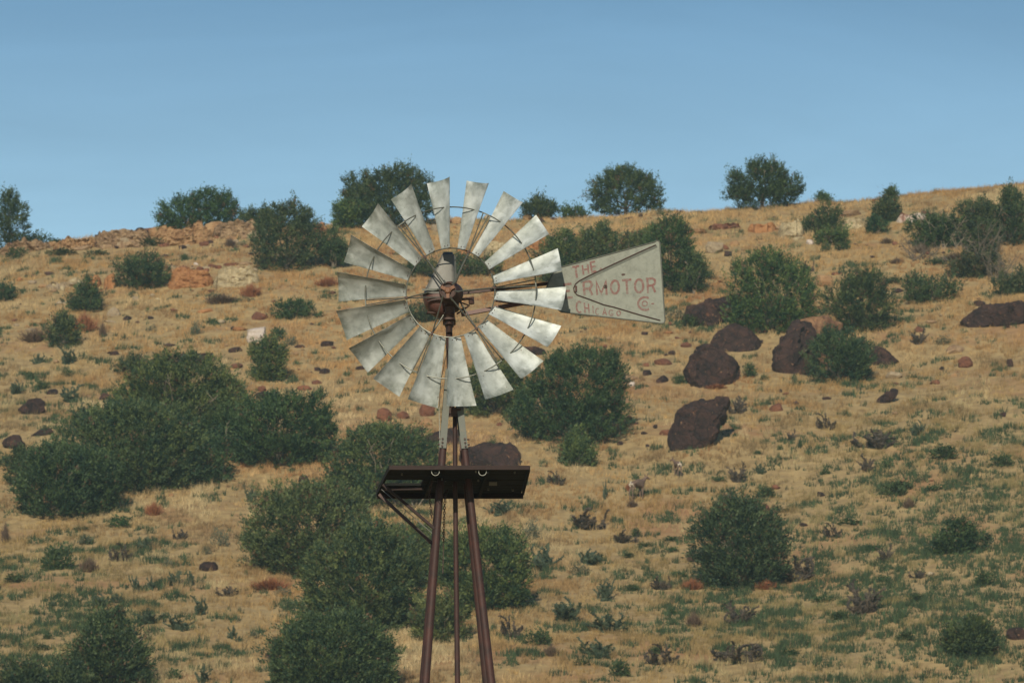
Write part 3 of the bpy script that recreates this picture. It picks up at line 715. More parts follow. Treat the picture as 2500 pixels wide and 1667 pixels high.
# ------------------------------------------------------------------ rocks
def rock_mesh(w, d, h, seed, mat, blocky=0.5, sub=3, profile=None, rough=1.0):
    rnd = random.Random(seed)
    bm = bmesh.new()
    if profile:                             # profile: outline in the x-z plane, metres
        cx = sum(p[0] for p in profile) / len(profile); cz = sum(p[1] for p in profile) / len(profile)
        for x, z in profile:
            for yy, k in ((-d * .5, .62), (-d * .25, .93), (0, 1.0), (d * .3, .95), (d * .5, .6)):
                j = 1 + rnd.uniform(-.06, .06)
                bm.verts.new((cx + (x - cx) * k * j, yy + rnd.uniform(-.05, .05) * d, (z - 0) * (k if z > cz else 1) if z > 0 else z))
    else:
        n = 26
        for i in range(n):
            v = Vector((rnd.gauss(0, 1), rnd.gauss(0, 1), rnd.gauss(0, 1))).normalized()
            m_ = max(abs(v.x), abs(v.y), abs(v.z)); v = v.lerp(v / m_, blocky)
            j = rnd.uniform(0.85, 1.05)
            bm.verts.new((v.x * w / 2 * j, v.y * d / 2 * j, h * (0.45 + v.z * 0.55 * j)))
    r = bmesh.ops.convex_hull(bm, input=bm.verts)
    bmesh.ops.delete(bm, geom=[v for v in r['geom_interior'] if isinstance(v, bmesh.types.BMVert)], context='VERTS')
    bm.edges.ensure_lookup_table()
    if not profile: bmesh.ops.bevel(bm, geom=list(bm.edges), offset=min(w, h, d) * 0.05, segments=1, affect='EDGES', clamp_overlap=True)
    bmesh.ops.triangulate(bm, faces=bm.faces)
    size = max(w, h, d)
    for _ in range(6 if profile else sub):
        L = [e for e in bm.edges if e.calc_length() > size / (22 if profile else 9)]
        if not L or len(bm.verts) > (3500 if profile else 1500): break
        bmesh.ops.subdivide_edges(bm, edges=L, cuts=1, use_grid_fill=False)
        bmesh.ops.triangulate(bm, faces=bm.faces)
    bm.normal_update()
    V = np.array([v.co[:] for v in bm.verts]); Nn = np.array([v.normal[:] for v in bm.verts])
    o = seed * 7.31
    a = fbm(V[:, 0] * 2.2 / size * 2 + o, V[:, 2] * 4.4 / size * 2 + V[:, 1] * 2 / size, 5, 4) - .5
    b = fbm(V[:, 0] * 9 / size + o, V[:, 2] * 9 / size + V[:, 1] * 7 / size, 8, 3) - .5
    c3 = np.abs(fbm(V[:, 0] * 4 / size + o + 9, V[:, 2] * 5 / size + V[:, 1] * 4 / size + 3, 13, 3) - .5)
    V = V + Nn * ((a * .22 + b * .07 ) * min(w, h, d) * rough)[:, None]
    rc = np.random.RandomState(seed)
    for _k in range(9 if sub >= 3 else 5):
        nn = rc.normal(size=3) * ([.55, 1.6, .5] if profile else [1, 1.2, .9]); nn[1] = -abs(nn[1]); nn /= np.linalg.norm(nn); dd = V @ nn; D0 = np.quantile(dd, .87 + .11 * rc.rand()); V = V - np.clip(dd - D0, 0, None)[:, None] * nn * .93
    if profile:                             # broken faces: every patch stands in or out and tilts a little
        S = V[rc.choice(len(V), 26)]; W8 = V * [1, 1, 1] + (np.stack([a, b, a], 1) * size * .25); q = ((W8[:, None] - S[None]) ** 2).sum(2).argmin(1)
        nk = rc.normal(0, .014, 26) * size; tk = rc.normal(0, .12, (26, 3)); V = V + Nn * (nk[q] + ((V - S[q]) * tk[q]).sum(1) * .6)[:, None]
    for v, c in zip(bm.verts, V): v.co = c
    me = bpy.data.meshes.new('rock'); bm.to_mesh(me); bm.free(); me.materials.append(mat)
    me.polygons.foreach_set('use_smooth', np.ones(len(me.polygons), bool)); me.set_sharp_from_angle(angle=math.radians(24))
    return me
def put_rock(px, by, w, h, kind, label, name='rock', cat='rock', depth=None, tilt=0.0, sink=0.12, blocky=0.5, group=None, profile=None, rough=1.0):
    p = hit(px, by); s = mpp(p); seed = int(px * 7 + by * 3) % 9973
    d = (depth or min(w, h * 1.6)) * s
    if w * h > 2500: sub = 4
    elif w * h > 500: sub = 3
    else: sub = 2
    if profile: profile = [((x - px) * s * 1.1, (by - y) * s * 1.08) for x, y in profile]; profile = [(x, z if z > 0.02 * h * s else -0.25 * h * s) for x, z in profile]
    me = rock_mesh(w * s, d, h * s * (1 + sink), seed, ROCKM[kind], blocky, sub, profile, rough)
    o = link(name, me, None, (p.x, p.y + d * 0.42, p.z - (h * s * sink if not profile else 0.0) + d * .42 * .12))
    o.rotation_euler = (random.Random(seed).uniform(-.06, .06), -math.radians(tilt), random.Random(seed + 1).uniform(-.25, .25) if not profile else 0)
    tag(o, label, cat, group); return o
# big ones, outlined
BIG = [
 (1745, 950, 128, 104, 'dark', 95, [(1686, 930), (1684, 905), (1692, 885), (1705, 862), (1722, 849), (1738, 848), (1760, 868), (1778, 880), (1806, 888), (1812, 900), (1800, 915), (1790, 945), (1740, 952), (1700, 946)], 'peaked dark boulder with orange flecks left of the two-toned boulder'),
 (1800, 862, 150, 72, 'dark', 90, [(1732, 862), (1740, 835), (1757, 805), (1780, 792), (1800, 791), (1835, 805), (1868, 822), (1880, 838), (1860, 858)], 'rounded dark boulder directly behind and above the peaked boulder'),
 (1730, 797, 140, 72, 'dark', 70, [(1664, 770), (1672, 755), (1690, 744), (1730, 735), (1765, 724), (1800, 722), (1815, 740), (1800, 775), (1740, 795), (1690, 800)], 'low dark flat-topped boulder half hidden behind brush right of the tail vane'),
 (1940, 915, 130, 145, 'dark', 90, [(1896, 900), (1896, 880), (1904, 855), (1912, 838), (1930, 815), (1938, 785), (1950, 776), (1985, 780), (1996, 830), (1985, 915), (1940, 915), (1905, 912)], 'tall two-toned boulder, orange rim over dark base, behind a round juniper'),
 (2160, 892, 76, 48, 'dark', 60, [(2115, 885), (2122, 862), (2145, 847), (2165, 850), (2185, 864), (2200, 878), (2190, 888), (2150, 900)], 'dark hump boulder to the right of the round foreground juniper'),
 (1705, 1102, 156, 126, 'dark', 95, [(1632, 1098), (1636, 1065), (1650, 1035), (1668, 1010), (1700, 988), (1740, 978), (1772, 976), (1768, 1010), (1752, 1050), (1745, 1078), (1700, 1098), (1660, 1104)], 'large dark slab tilted up to the right below the peaked boulder'),
 (1200, 1142, 136, 60, 'dark', 80, [(1124, 1142), (1134, 1100), (1160, 1092), (1178, 1085), (1205, 1088), (1245, 1083), (1262, 1096), (1268, 1142)], 'flat-topped dark boulder behind the right half of the platform'),
 (1085, 1085, 110, 42, 'dark', 70, [(1030, 1082), (1042, 1066), (1060, 1058), (1085, 1050), (1110, 1042), (1130, 1060), (1132, 1085)], 'dark wedge boulder behind the tower legs above the platform'),
 (2432, 802, 160, 66, 'dark', 90, [(2345, 800), (2365, 775), (2390, 750), (2420, 744), (2440, 748), (2460, 740), (2500, 736), (2520, 760), (2520, 800)], 'wide dark hump of rock at the far right edge below two low junipers'),
 (76, 1012, 68, 40, 'dark', 45, [(42, 1008), (50, 990), (66, 976), (96, 973), (108, 982), (104, 1005), (80, 1014)], 'rounded brown boulder among cholla left of the ragged junipers'),
 (445, 894, 150, 34, 'dark', 60, [(368, 892), (372, 880), (400, 868), (440, 866), (508, 862), (522, 874), (520, 892)], 'long flat dark ledge rock topping the ragged junipers on the left'),
 (2166, 986, 58, 40, 'dark', 24, [(2140, 984), (2150, 972), (2166, 958), (2182, 948), (2192, 951), (2190, 966), (2172, 980), (2156, 988)], 'slim dark stone leaning right in grass below the round foreground juniper'),
]
for cx, by, w, h, kind, dep, prof_, lab in BIG:
    put_rock(cx, by, w, h, kind, lab, 'boulder', 'boulder', depth=dep, profile=prof_)
# the orange cap of the two-toned boulder
put_rock(1985, 900, 130, 100, 'cap', 'pale orange shoulder rock resting on the tall two-toned boulder', 'boulder', 'boulder', depth=104, profile=[(1950, 840), (1938, 800), (1942, 778), (1960, 769), (1985, 770), (2005, 782), (2020, 790), (2052, 792), (2055, 800), (2040, 830), (2030, 898), (1975, 900)])
# ledges: banks of rock cut into the slope
def ledge(px, by, w, h, kind, label, depth_m=2.6, rg=1.0):
    p = hit(px, by); s = mpp(p); W_, H_ = w * s, h * s; seed = int(px + by)
    nx_, nz_, ny_ = max(8, int(w / 2.2)), max(6, int(h / 2.5)), 5
    V = []; F = []
    xs = np.linspace(-.5, .5, nx_ + 1)
    for i, u in enumerate(xs):
        x = u * W_; gx_ = p.x + x
        colpts = []
        e = 1 - abs(u * 2) ** 6; blk = float(_hash(np.array([math.floor(gx_ * 1.1 + seed)]), np.array([0]), seed)[0]) - .5
        top = H_ * (1 + blk * .28 + .12 * (fbm(np.array([gx_ * 2.0]), np.array([3.0]), seed)[0] - .5) * 2) * (0.25 + .75 * e) * (1 + rg * .30 * (float(fbm(np.array([gx_ * 3.1]), np.array([7.0]), seed, 3)[0]) - .5))
        gz = terr1(gx_, p.y) - p.z
        for k in range(nz_ + 1):
            z = -0.35 + (top + .35) * k / nz_
            st_ = z * 3.2 + 1.4 * float(fbm(np.array([gx_ * .7]), np.array([1.0]), seed + 8)[0]); n = .45 * (float(_hash(np.array([math.floor(st_)]), np.array([math.floor(gx_ * .9 + st_ * .37)]), seed)[0]) - .5) + float(fbm(np.array([gx_ * 1.7 + z]), np.array([z * 1.9 - gx_ * .8]), seed + 3)[0] - .5) * .8
            n2 = float(fbm(np.array([gx_ * 5 + z * 3]), np.array([z * 9]), seed + 5, 4)[0] - .5) * 1.3
            colpts.append((x, (1 - e) * 0.9 + (n * .4 + n2 * .18) * rg + blk * .32 + .05 * z + (.07 * rg if (z * 2.3 + n * 3) % 1 < .3 else 0), z + gz * .6))
        for k in range(1, ny_ + 1):
            colpts.append((x, (1 - e) * 0.6 + depth_m * k / ny_, top + gz * .6 - .02 * k + .06 * math.sin(3 * gx_ + k)))
        V += colpts
    m = nz_ + 1 + ny_
    for i in range(nx_):
        for k in range(m - 1):
            a = i * m + k; F.append((a, a + m, a + m + 1, a + 1))
    for i in (0, nx_):
        F.append(tuple(i * m + k for k in range(m)) if i else tuple(i * m + k for k in range(m))[::-1])
    me = bpy.data.meshes.new('rock_ledge'); me.from_pydata(V, [], F); me.materials.append(ROCKM[kind])
    me.polygons.foreach_set('use_smooth', np.ones(len(me.polygons), bool)); me.set_sharp_from_angle(angle=math.radians(38))
    o = link('rock_ledge', me, None, p); tag(o, label, 'rock ledge'); return o
ledge(464, 706, 116, 48, 'ochre', 'smooth ochre rock face right of the dark round juniper on the left')
ledge(575, 700, 116, 52, 'cream', 'cream and grey streaked rock bank between the ochre face and tall juniper')
ledge(226, 704, 42, 34, 'ochre', 'small orange rock face left of the dark round juniper')
ledge(268, 706, 36, 36, 'ochre', 'short orange bank with pale foot touching the dark round juniper')
ledge(1861, 568, 78, 24, 'ochre', 'low ochre bank under the branching crest juniper')
ledge(1932, 580, 66, 42, 'cream', 'cream bank left of the juniper clump near the crest')
ledge(2084, 560, 78, 28, 'cream', 'bright cream bank between two dark juniper clumps near the crest')
ledge(2230, 542, 84, 22, 'white', 'low white and red broken bank left of the leafless thicket')
ledge(1218, 632, 80, 42, 'cream', 'cream bank seen between the upper right sails')
ledge(1126, 655, 40, 46, 'ochre', 'orange bank seen inside the inner rim right of the hood')
ledge(1310, 612, 66, 30, 'ochre', 'orange bank behind the right sails beside the long juniper row')
ledge(60, 618, 130, 34, 'buff', 'low brown rock shelf at the foot of the left-edge juniper', 2.2, 2.0)
ledge(185, 610, 120, 30, 'orange', 'low tan-orange rock shelf on the crest left of the main outcrop', 2.2, 2.0)
ledge(345, 700, 60, 36, 'ochre', 'orange bank hidden mostly behind the dark round juniper', 2.6, 1.0)
ledge(150, 704, 90, 16, 'grey', 'crumbling pale bank left of the small orange rock faces', 2.2, 2.0)
ledge(1690, 572, 80, 15, 'orange', 'thin orange-tan rock band upper right of the long juniper row', 2.2, 2.0)
ledge(1770, 562, 90, 16, 'red', 'thin reddish rock band left of the low ochre bank', 2.2, 2.0)
ledge(2000, 560, 70, 30, 'cream', 'cream bank behind the juniper clump between two pale banks', 2.2, 1.4)
ledge(300, 606, 150, 46, 'buff', 'lower left rock wall of the crest outcrop under tumbled slabs', 2.2, 1.5)
ledge(445, 600, 160, 52, 'orange', 'layered rock wall of the crest outcrop under the domed juniper', 2.2, 1.5)
ledge(575, 582, 120, 44, 'buff', 'layered rock wall at the right end of the crest outcrop', 2.2, 1.5)
# crest outcrop and other rocks: px, base, w, h, kind, tilt, label (None: made from what stands near)
RK = [
 (236, 569, 9, 9, 'dark', 0, 'little dark round stone on the skyline left of the outcrop'),
 (256, 577, 30, 14, 'grey', 6, 'pale flat slab at the left top of the outcrop'),
 (298, 606, 46, 22, 'grey', 18, 'big pale block tilted up to the right at the outcrop foot'),
 (285, 590, 38, 24, 'buff', -10, 'brown cracked block above the tilted pale block'),
 (252, 598, 38, 22, 'dark', 0, 'dark reddish rock standing in for hollow shade at the left end of the outcrop'),  # dark stone placed where the outcrop only has a shaded hollow
 (355, 562, 66, 18, 'red', 8, 'long reddish slab on top of the outcrop'),
 (294, 566, 50, 18, 'buff', 10, 'tan slab at the skyline left of the long reddish slab'),
 (320, 598, 26, 30, 'buff', 0, 'upright orange-brown pillar in the outcrop centre left'),
 (345, 580, 40, 20, 'dark', 0, 'dark shaded rock under the long reddish slab'),
 (381, 574, 52, 20, 'orange', 12, 'tan sloping slab right of the dark hollow'),
 (428, 560, 46, 28, 'grey', 20, 'pale grey leaning slab in the middle of the outcrop'),
 (395, 552, 38, 16, 'buff', 4, 'tan cap rock left of the leaning grey slab'),
 (426, 578, 40, 16, 'ochre', 14, 'yellow ochre slab below the leaning grey slab'),
 (472, 570, 42, 32, 'orange', 0, 'broad buff block under the domed crest juniper'),
 (462, 590, 38, 20, 'orange', 0, 'layered orange block under the broad buff block'),
 (466, 598, 32, 9, 'grey', 0, 'thin pale step at the foot of the outcrop'),
 (486, 590, 15, 30, 'dark', 0, 'narrow dark rock standing in for the shade of the cleft beside the layered stack'),  # dark filler drawn in place of crevice shade
 (520, 572, 46, 26, 'orange', 0, 'orange layered stack right of the dark cleft'),
 (516, 582, 44, 9, 'buff', 0, 'thin brown shelf under the orange layered stack'),
 (566, 558, 54, 12, 'buff', 0, 'long brown shelf right of the orange stack'),
 (563, 571, 46, 13, 'buff', 2, 'lower tan shelf under the long brown shelf'),
 (592, 540, 46, 11, 'grey', 2, 'thin pale slab on the skyline right of the domed juniper'),
 (546, 549, 52, 14, 'red', 0, 'brown cap slab under the right side of the domed juniper'),
 (601, 570, 22, 13, 'dark', 0, 'small dark rock at the right end of the lower shelf'),
 (622, 562, 24, 18, 'orange', 0, 'orange lump at the right end of the outcrop'),
 (500, 554, 40, 14, 'red', -3, 'rust-coloured slab between the buff block and brown cap slab'),
 (445, 546, 30, 12, 'orange', 0, 'tan crest rock beneath the left of the domed juniper'),
 (85, 612, 44, 18, 'red', 4, 'red-brown rock right of the left-edge juniper foot'),
 (30, 620, 52, 26, 'red', 0, 'tan boulder under the left-edge juniper'),
 (170, 600, 50, 14, 'buff', 8, 'flat tan rock on the crest slope left of the outcrop'),
 (200, 612, 60, 12, 'buff', 10, 'tan rock shelf left of the dark outcrop end'),
 (120, 604, 46, 12, 'orange', 6, 'orange-tan flat rock near the left skyline'),
 (1061, 566, 23, 19, 'grey', 0, 'tan boulder seen between the top sails'),
 (1190, 522, 20, 16, 'grey', 0, 'pale boulder on the skyline between upper right sails'),
 (1115, 546, 26, 16, 'orange', 0, 'cracked tan rock on the crest between the two top sails'),
 (1287, 532, 28, 15, 'orange', 0, 'orange-tan rock below the low crest juniper right of the wheel'),
 (1320, 520, 18, 14, 'ochre', 0, 'ochre crest rock in front of the low crest juniper'),
 (632, 783, 44, 22, 'red', 0, 'red rock just above the white and red rock'),
 (625, 838, 52, 44, 'white', 0, 'white and red blotched rock left of the wheel'),
 (500, 766, 50, 12, 'ochre', 2, None), (278, 773, 40, 26, 'grey', 0, 'pinkish grey boulder right of the lone cone juniper'), (270, 790, 50, 7, 'grey', 0, None),
 (311, 783, 27, 11, 'dark', 0, None), (368, 781, 20, 9, 'dark', 0, None), (40, 798, 15, 9, 'grey', 0, None), (75, 809, 34, 9, 'grey', 0, None),
 (576, 862, 44, 15, 'dark', 14, None), (279, 869, 30, 11, 'dark', 0, None), (577, 901, 36, 14, 'red', 8, None), (773, 939, 30, 11, 'red', 4, 'flat reddish stone just under a small tilted dark stone by the lower left sails'),
 (793, 913, 28, 14, 'dark', 10, 'small dark stone tilted right, left of the lower left sails'), (775, 906, 22, 10, 'dark', 0, None), (639, 957, 22, 16, 'red', 0, None), (640, 973, 50, 17, 'dark', 10, 'low tilted dark stone under the small upright juniper'),
 (743, 954, 44, 13, 'red', 0, 'flat reddish stone on the top of the bushy dark juniper at left'), (127, 964, 32, 17, 'dark', 0, None), (252, 977, 38, 16, 'dark', 0, None), (738, 1179, 34, 19, 'dark', 0, None),
 (35, 1098, 64, 38, 'dark', 0, None), (104, 1064, 64, 17, 'dark', 12, None), (78, 695, 24, 10, 'grey', 0, None), (105, 705, 30, 11, 'orange', 0, None),
 (133, 706, 16, 18, 'cream', 0, None), (152, 712, 12, 14, 'cream', 0, None), (182, 695, 26, 16, 'cream', 15, None), (195, 704, 20, 20, 'cream', 0, None),
 (420, 656, 26, 8, 'grey', 0, None), (450, 660, 36, 9, 'red', 0, None), (478, 648, 12, 7, 'white', 0, None), (500, 658, 30, 8, 'grey', 0, None), (560, 650, 60, 9, 'red', 0, None), (600, 648, 40, 10, 'buff', 0, None),
 (330, 735, 16, 10, 'grey', 0, None), (372, 725, 14, 8, 'grey', 0, None), (385, 735, 20, 6, 'cream', 0, None), (150, 745, 34, 9, 'grey', 8, None),
 (2184, 926, 48, 18, 'grey', 2, 'pale flat slab right of and below the dark hump boulder'), (2335, 866, 58, 24, 'buff', 10, None), (2358, 899, 38, 34, 'red', 0, None), (2468, 897, 18, 24, 'dark', 0, None),
 (1620, 893, 52, 19, 'red', 4, None), (1620, 935, 36, 18, 'dark', 16, None), (2395, 750, 36, 16, 'dark', 12, None), (2017, 977, 34, 8, 'dark', 0, None),
 (1898, 1005, 44, 20, 'red', 6, None), (2250, 813, 34, 15, 'red', 0, None), (1580, 918, 24, 15, 'dark', 0, None), (1577, 897, 20, 10, 'red', 0, None),
 (1540, 930, 38, 16, 'buff', 0, 'buff block beside the upper right of the lobed juniper'), (1543, 944, 16, 12, 'white', 0, 'small white stone under the buff block by the lobed juniper'),
 (1535, 1027, 20, 13, 'red', 0, None), (1545, 1040, 20, 10, 'red', 0, None), (1514, 1089, 18, 12, 'dark', 0, None), (1556, 1037, 9, 6, 'dark', 0, None),
 (1600, 1047, 12, 11, 'dark', 0, None), (1572, 1063, 20, 8, 'dark', 0, None), (1624, 1064, 30, 14, 'red', 0, None), (1581, 1093, 12, 8, 'dark', 0, None),
 (937, 1031, 40, 34, 'red', 0, 'red pointed rock below the lower left sails'), (983, 1023, 40, 20, 'red', 0, 'low red and dark rock between the pointed and stacked rocks'),
 (1042, 1018, 44, 32, 'red', 0, 'dark red rock peeking out below the bottom sails'), (1040, 1043, 36, 26, 'orange', 0, 'rounded orange rock left of the galvanised tower angles'),
 (1022, 1053, 24, 12, 'dark', 0, 'small dark rock at the foot of the rounded orange rock'), (1219, 1041, 18, 9, 'red', 0, None),
 (510, 1397, 56, 26, 'dark', 8, None), (656, 1607, 18, 14, 'dark', 10, None), (2482, 1567, 56, 34, 'dark', 0, 'dark boulder at the right edge near the bottom corner'),
 (2005, 1214, 22, 14, 'dark', 0, None), (1962, 1287, 22, 10, 'dark', 0, None), (1870, 1249, 30, 18, 'red', 0, None),
 (2080, 530, 70, 16, 'buff', 3, 'brown rubble slab above the bright cream bank'), (1990, 552, 40, 16, 'buff', 0, 'brown rubble under the small juniper near the crest'), (2200, 532, 30, 16, 'red', 0, None), (2262, 534, 30, 18, 'red', 0, None),
 (1950, 588, 30, 10, 'cream', 0, None), (1978, 598, 20, 12, 'white', 0, None), (1740, 620, 46, 30, 'grey', -14, 'pinkish pointed slab on the slope right of the long juniper row'), (1768, 612, 30, 16, 'red', 10, None), (1795, 602, 28, 12, 'orange', 12, None), (1778, 628, 20, 14, 'dark', 0, None),
 (2015, 702, 48, 34, 'orange', 0, 'ochre boulder between the ragged and round junipers on the right'), (2045, 672, 30, 8, 'red', 6, None), (2194, 716, 30, 12, 'dark', 4, None), (2165, 712, 20, 12, 'orange', 0, None), (2200, 738, 26, 10, 'orange', 0, None),
 (1640, 868, 22, 12, 'dark', 0, None), (1675, 850, 30, 13, 'red', 0, None), (1636, 796, 12, 9, 'red', 0, None), (1655, 830, 16, 7, 'red', 0, None), (1605, 780, 50, 12, 'orange', 8, None), (1575, 820, 22, 10, 'dark', 0, None),
 (1906, 958, 10, 8, 'dark', 0, None), (1465, 930, 12, 12, 'red', 0, None), (1478, 850, 12, 10, 'red', 0, None), (1440, 860, 20, 8, 'dark', 0, None),
 (2330, 920, 20, 10, 'orange', 0, None), (2300, 905, 14, 10, 'dark', 0, None), (2285, 940, 30, 12, 'red', 6, None), (2450, 1020, 16, 12, 'dark', 0, None),
 (860, 770, 40, 16, 'red', 0, None), (890, 800, 36, 18, 'red', 0, None), (925, 790, 24, 10, 'dark', 0, None), (1185, 640, 30, 14, 'red', 0, None), (1170, 660, 16, 8, 'red', 0, None), (1300, 870, 80, 26, 'dark', 6, 'dark flat boulder seen behind the lower right sails'),
 (880, 905, 30, 10, 'dark', 0, None), (900, 735, 40, 10, 'orange', 0, None), (730, 850, 30, 8, 'dark', 0, None), (800, 848, 40, 14, 'dark', 4, None), (560, 1170, 20, 12, 'dark', 0, None), (418, 1212, 14, 8, 'orange', 0, None),
]
_rr = random.Random(5)
for _i in range(34):                        # rubble fallen from the outcrop and the lower banks
    if _i < 20: _x, _y = 240 + _i * 20 + _rr.uniform(-8, 8), 596 + _rr.uniform(-4, 14) - (14 if _i > 13 else 0)
    else: _x, _y = 400 + (_i - 20) * 17 + _rr.uniform(-6, 6), 662 + _rr.uniform(-8, 4)
    _w = _rr.uniform(12, 26); RK.append((round(_x), round(_y), round(_w), round(_w * _rr.uniform(.35, .6)), _rr.choice(['buff', 'grey', 'red', 'orange', 'dark']), _rr.uniform(-8, 14), None))
KD = dict(dark='dark brown', red='reddish brown', ochre='ochre', cream='cream', buff='tan layered', orange='orange-tan', white='whitish', grey='pale grey-tan')
for px, by, w, h, kind, tilt, lab in RK:
    if (px, by) in ((576, 862), (577, 901)): lab = 'dark tilted stone immediately left of the small upright juniper, upper one of two' if by == 862 else 'tilted stone left of the small upright juniper, lower one of two'; _used[lab] = 1
    elif lab is None:
        sz = 'tiny' if w * h < 160 else ('small' if w * h < 450 else 'medium')
        shp = 'flat stone' if w > 2.6 * h else ('stone' if w < 1.3 * h or w * h < 160 else 'low stone')
        lab = auto_label(f'{sz} {KD[kind]} {shp}', px, by)
    else: _used[lab] = 1
    oc = 225 < px < 640 and 530 < by < 610
    put_rock(px, by, w * (1.25 if oc else 1), h * (1.35 if oc else 1.1), kind, lab, tilt=tilt, blocky=0.75 if by < 640 else 0.45, depth=max(w * .7, h) * (.7 if oc else 1), rough=0.9)
# ------------------------------------------------------------------ junipers
def rand_dirs(r, n):
    v = r.normal(size=(n, 3)); return v / np.linalg.norm(v, axis=1)[:, None]
def sprays(r, P, D, L, Wd, col):
    """kite-shaped leaf sprays: base P, direction D, length L, width Wd"""
    n = len(P); s = np.cross(D, rand_dirs(r, n)); s /= np.linalg.norm(s, axis=1)[:, None] + 1e-9
    u = np.cross(s, D)
    a = P; b = P + D * (L * .5)[:, None] + s * (Wd * .5)[:, None] + u * (L * .08)[:, None]
    c = P + D * L[:, None]; d = P + D * (L * .5)[:, None] - s * (Wd * .5)[:, None] + u * (L * .08)[:, None]
    V = np.stack([a, b, c, d], 1).reshape(-1, 3); I4 = np.arange(n)[:, None] * 4
    F = np.concatenate([I4 + [0, 1, 2], I4 + [0, 2, 3]], 0)
    return V, F, np.repeat(col, 4, 0)
def crown_mesh(name, Wm, Hm, Dm, style, seed, npx, tone, lobes=None, leaf=1.0):
    r = np.random.RandomState(seed)
    L_ = []
    if lobes:
        for u, v, ru, rv in lobes: L_.append((u * Wm, r.uniform(-.12, .12) * Dm, v * Hm, ru * Wm, max(ru * Wm, .3 * Dm) * .85, rv * Hm))
    elif style == 'dome':
        L_.append((0, 0, .45 * Hm, .40 * Wm, .40 * Dm, .46 * Hm))
        for k in range(11):
            a = r.uniform(0, 6.28); e = r.uniform(-.35, 1.2)
            L_.append((.30 * Wm * math.cos(a) * math.cos(e), .30 * Dm * math.sin(a) * math.cos(e), Hm * (.42 + .34 * math.sin(e)), r.uniform(.14, .22) * Wm, r.uniform(.14, .22) * Dm, r.uniform(.16, .24) * Hm))
    elif style == 'cone':
        for k in range(6): L_.append((r.uniform(-.02, .02) * Wm, 0, Hm * (.2 + .13 * k), Wm * (.44 - .066 * k), Dm * (.44 - .066 * k), .24 * Hm))
        for k in range(9):
            a = r.uniform(0, 6.28); z = r.uniform(.12, .75); q = (1 - z) * .38
            L_.append((q * Wm * math.cos(a), q * Dm * math.sin(a), z * Hm, .12 * Wm, .12 * Dm, .2 * Hm))
    elif style == 'spire':                   # many upright leaders
        L_.append((0, 0, .36 * Hm, .42 * Wm, .40 * Dm, .38 * Hm))
        for k in range(14):
            a = r.uniform(0, 6.28); q = r.uniform(.05, .36); top = 1 - q * 1.1 * r.uniform(.7, 1.3)
            L_.append((q * Wm * math.cos(a), q * Dm * math.sin(a), top * Hm * .66, r.uniform(.07, .12) * Wm, .1 * Dm, top * Hm * .36))
    elif style == 'mound':
        for k in range(9): L_.append((r.uniform(-.36, .36) * Wm, r.uniform(-.3, .3) * Dm, r.uniform(.2, .5) * Hm, r.uniform(.14, .24) * Wm, .25 * Dm, r.uniform(.3, .45) * Hm))
    elif style == 'open':
        for k in range(20):
            a = r.uniform(0, 6.28); q = r.uniform(.0, .38); z = r.uniform(.18, .86) * (1 - q * .5)
            L_.append((q * Wm * math.cos(a), q * Dm * math.sin(a), z * Hm, r.uniform(.09, .16) * Wm, .14 * Dm, r.uniform(.09, .17) * Hm))
    if style not in ('open',):
        L_.append((0, -.05 * Dm, .17 * Hm, .33 * Wm, .34 * Dm, .22 * Hm))
    L_ = np.array(L_)
    n = int(npx * 1.62); per = 34; K = max(8, n // per)
    area = (L_[:, 3] * L_[:, 5] + .3 * L_[:, 4] * L_[:, 5]); pick = r.choice(len(L_), K, p=area / area.sum())
    d = rand_dirs(r, K); d[:, 2] = np.where(d[:, 2] < -.85, -d[:, 2], d[:, 2])
    front = r.rand(K) < .5; d[:, 1] = np.where(front, -np.abs(d[:, 1]), d[:, 1])
    rad = np.where(r.rand(K) < .3, r.uniform(.45, .82, K), r.uniform(.82, 1.08, K)); rad = np.where(r.rand(K) < .09, r.uniform(1.08, 1.3, K), rad)
    cc = L_[pick, :3] + d * L_[pick, 3:6] * rad[:, None]
    inside = np.zeros(K, bool)
    for l in L_:
        q = (((cc - l[:3]) / l[3:6]) ** 2).sum(1); inside |= q < .30
    f_ = 2 * math.pi / 1.05; ph = r.uniform(0, 6.28, 6)
    gap = np.sin(cc[:, 0] * f_ + ph[0] + 1.5 * np.sin(cc[:, 2] * 2.1 + ph[1])) * np.sin(cc[:, 2] * f_ * 1.2 + ph[2] + 1.5 * np.sin(cc[:, 0] * 1.7 + ph[3])) * np.sin(cc[:, 1] * f_ * .8 + ph[4])
    keep = ((~inside) | (r.rand(K) < .3)) & ((gap < .22) | (rad < .72)); cc, d, gap = cc[keep], d[keep], gap[keep]; K = len(cc)
    cc = cc - d * np.clip(gap, -.4, .3)[:, None] * .45 * min(1.0, Wm / 3)
    cd = d * [1, 1, .8] + np.array([0, 0, .75]); cd /= np.linalg.norm(cd, axis=1)[:, None]
    # clumps of sprays fanning out along cd
    cr = r.uniform(.15, .36, K) * leaf
    hue = r.normal(0, .10, 3) * [1, .5, .6]; base_c, alt_c = np.array(tone[0]) * (1 + hue), np.array(tone[1]) * (1 + hue)
    tcl = np.clip(r.normal(.42, .34, K), 0, 1)
    rep = np.repeat(np.arange(K), per); m = len(rep)
    off = r.normal(size=(m, 3)) * .36
    P = cc[rep] + off * cr[rep][:, None] + cd[rep] * ((r.uniform(-.7, 1.0, m) + .5 * np.abs(r.normal(size=m)) * (cd[rep, 2] > .55)) * cr[rep])[:, None]
    D = cd[rep] * 1.0 + rand_dirs(r, m) * .75; D /= np.linalg.norm(D, axis=1)[:, None]
    L = r.uniform(.09, .20, m) * leaf; Wd = L * r.uniform(.35, .55, m)
    tt = np.clip(tcl[rep] + r.normal(0, .18, m), 0, 1)[:, None]
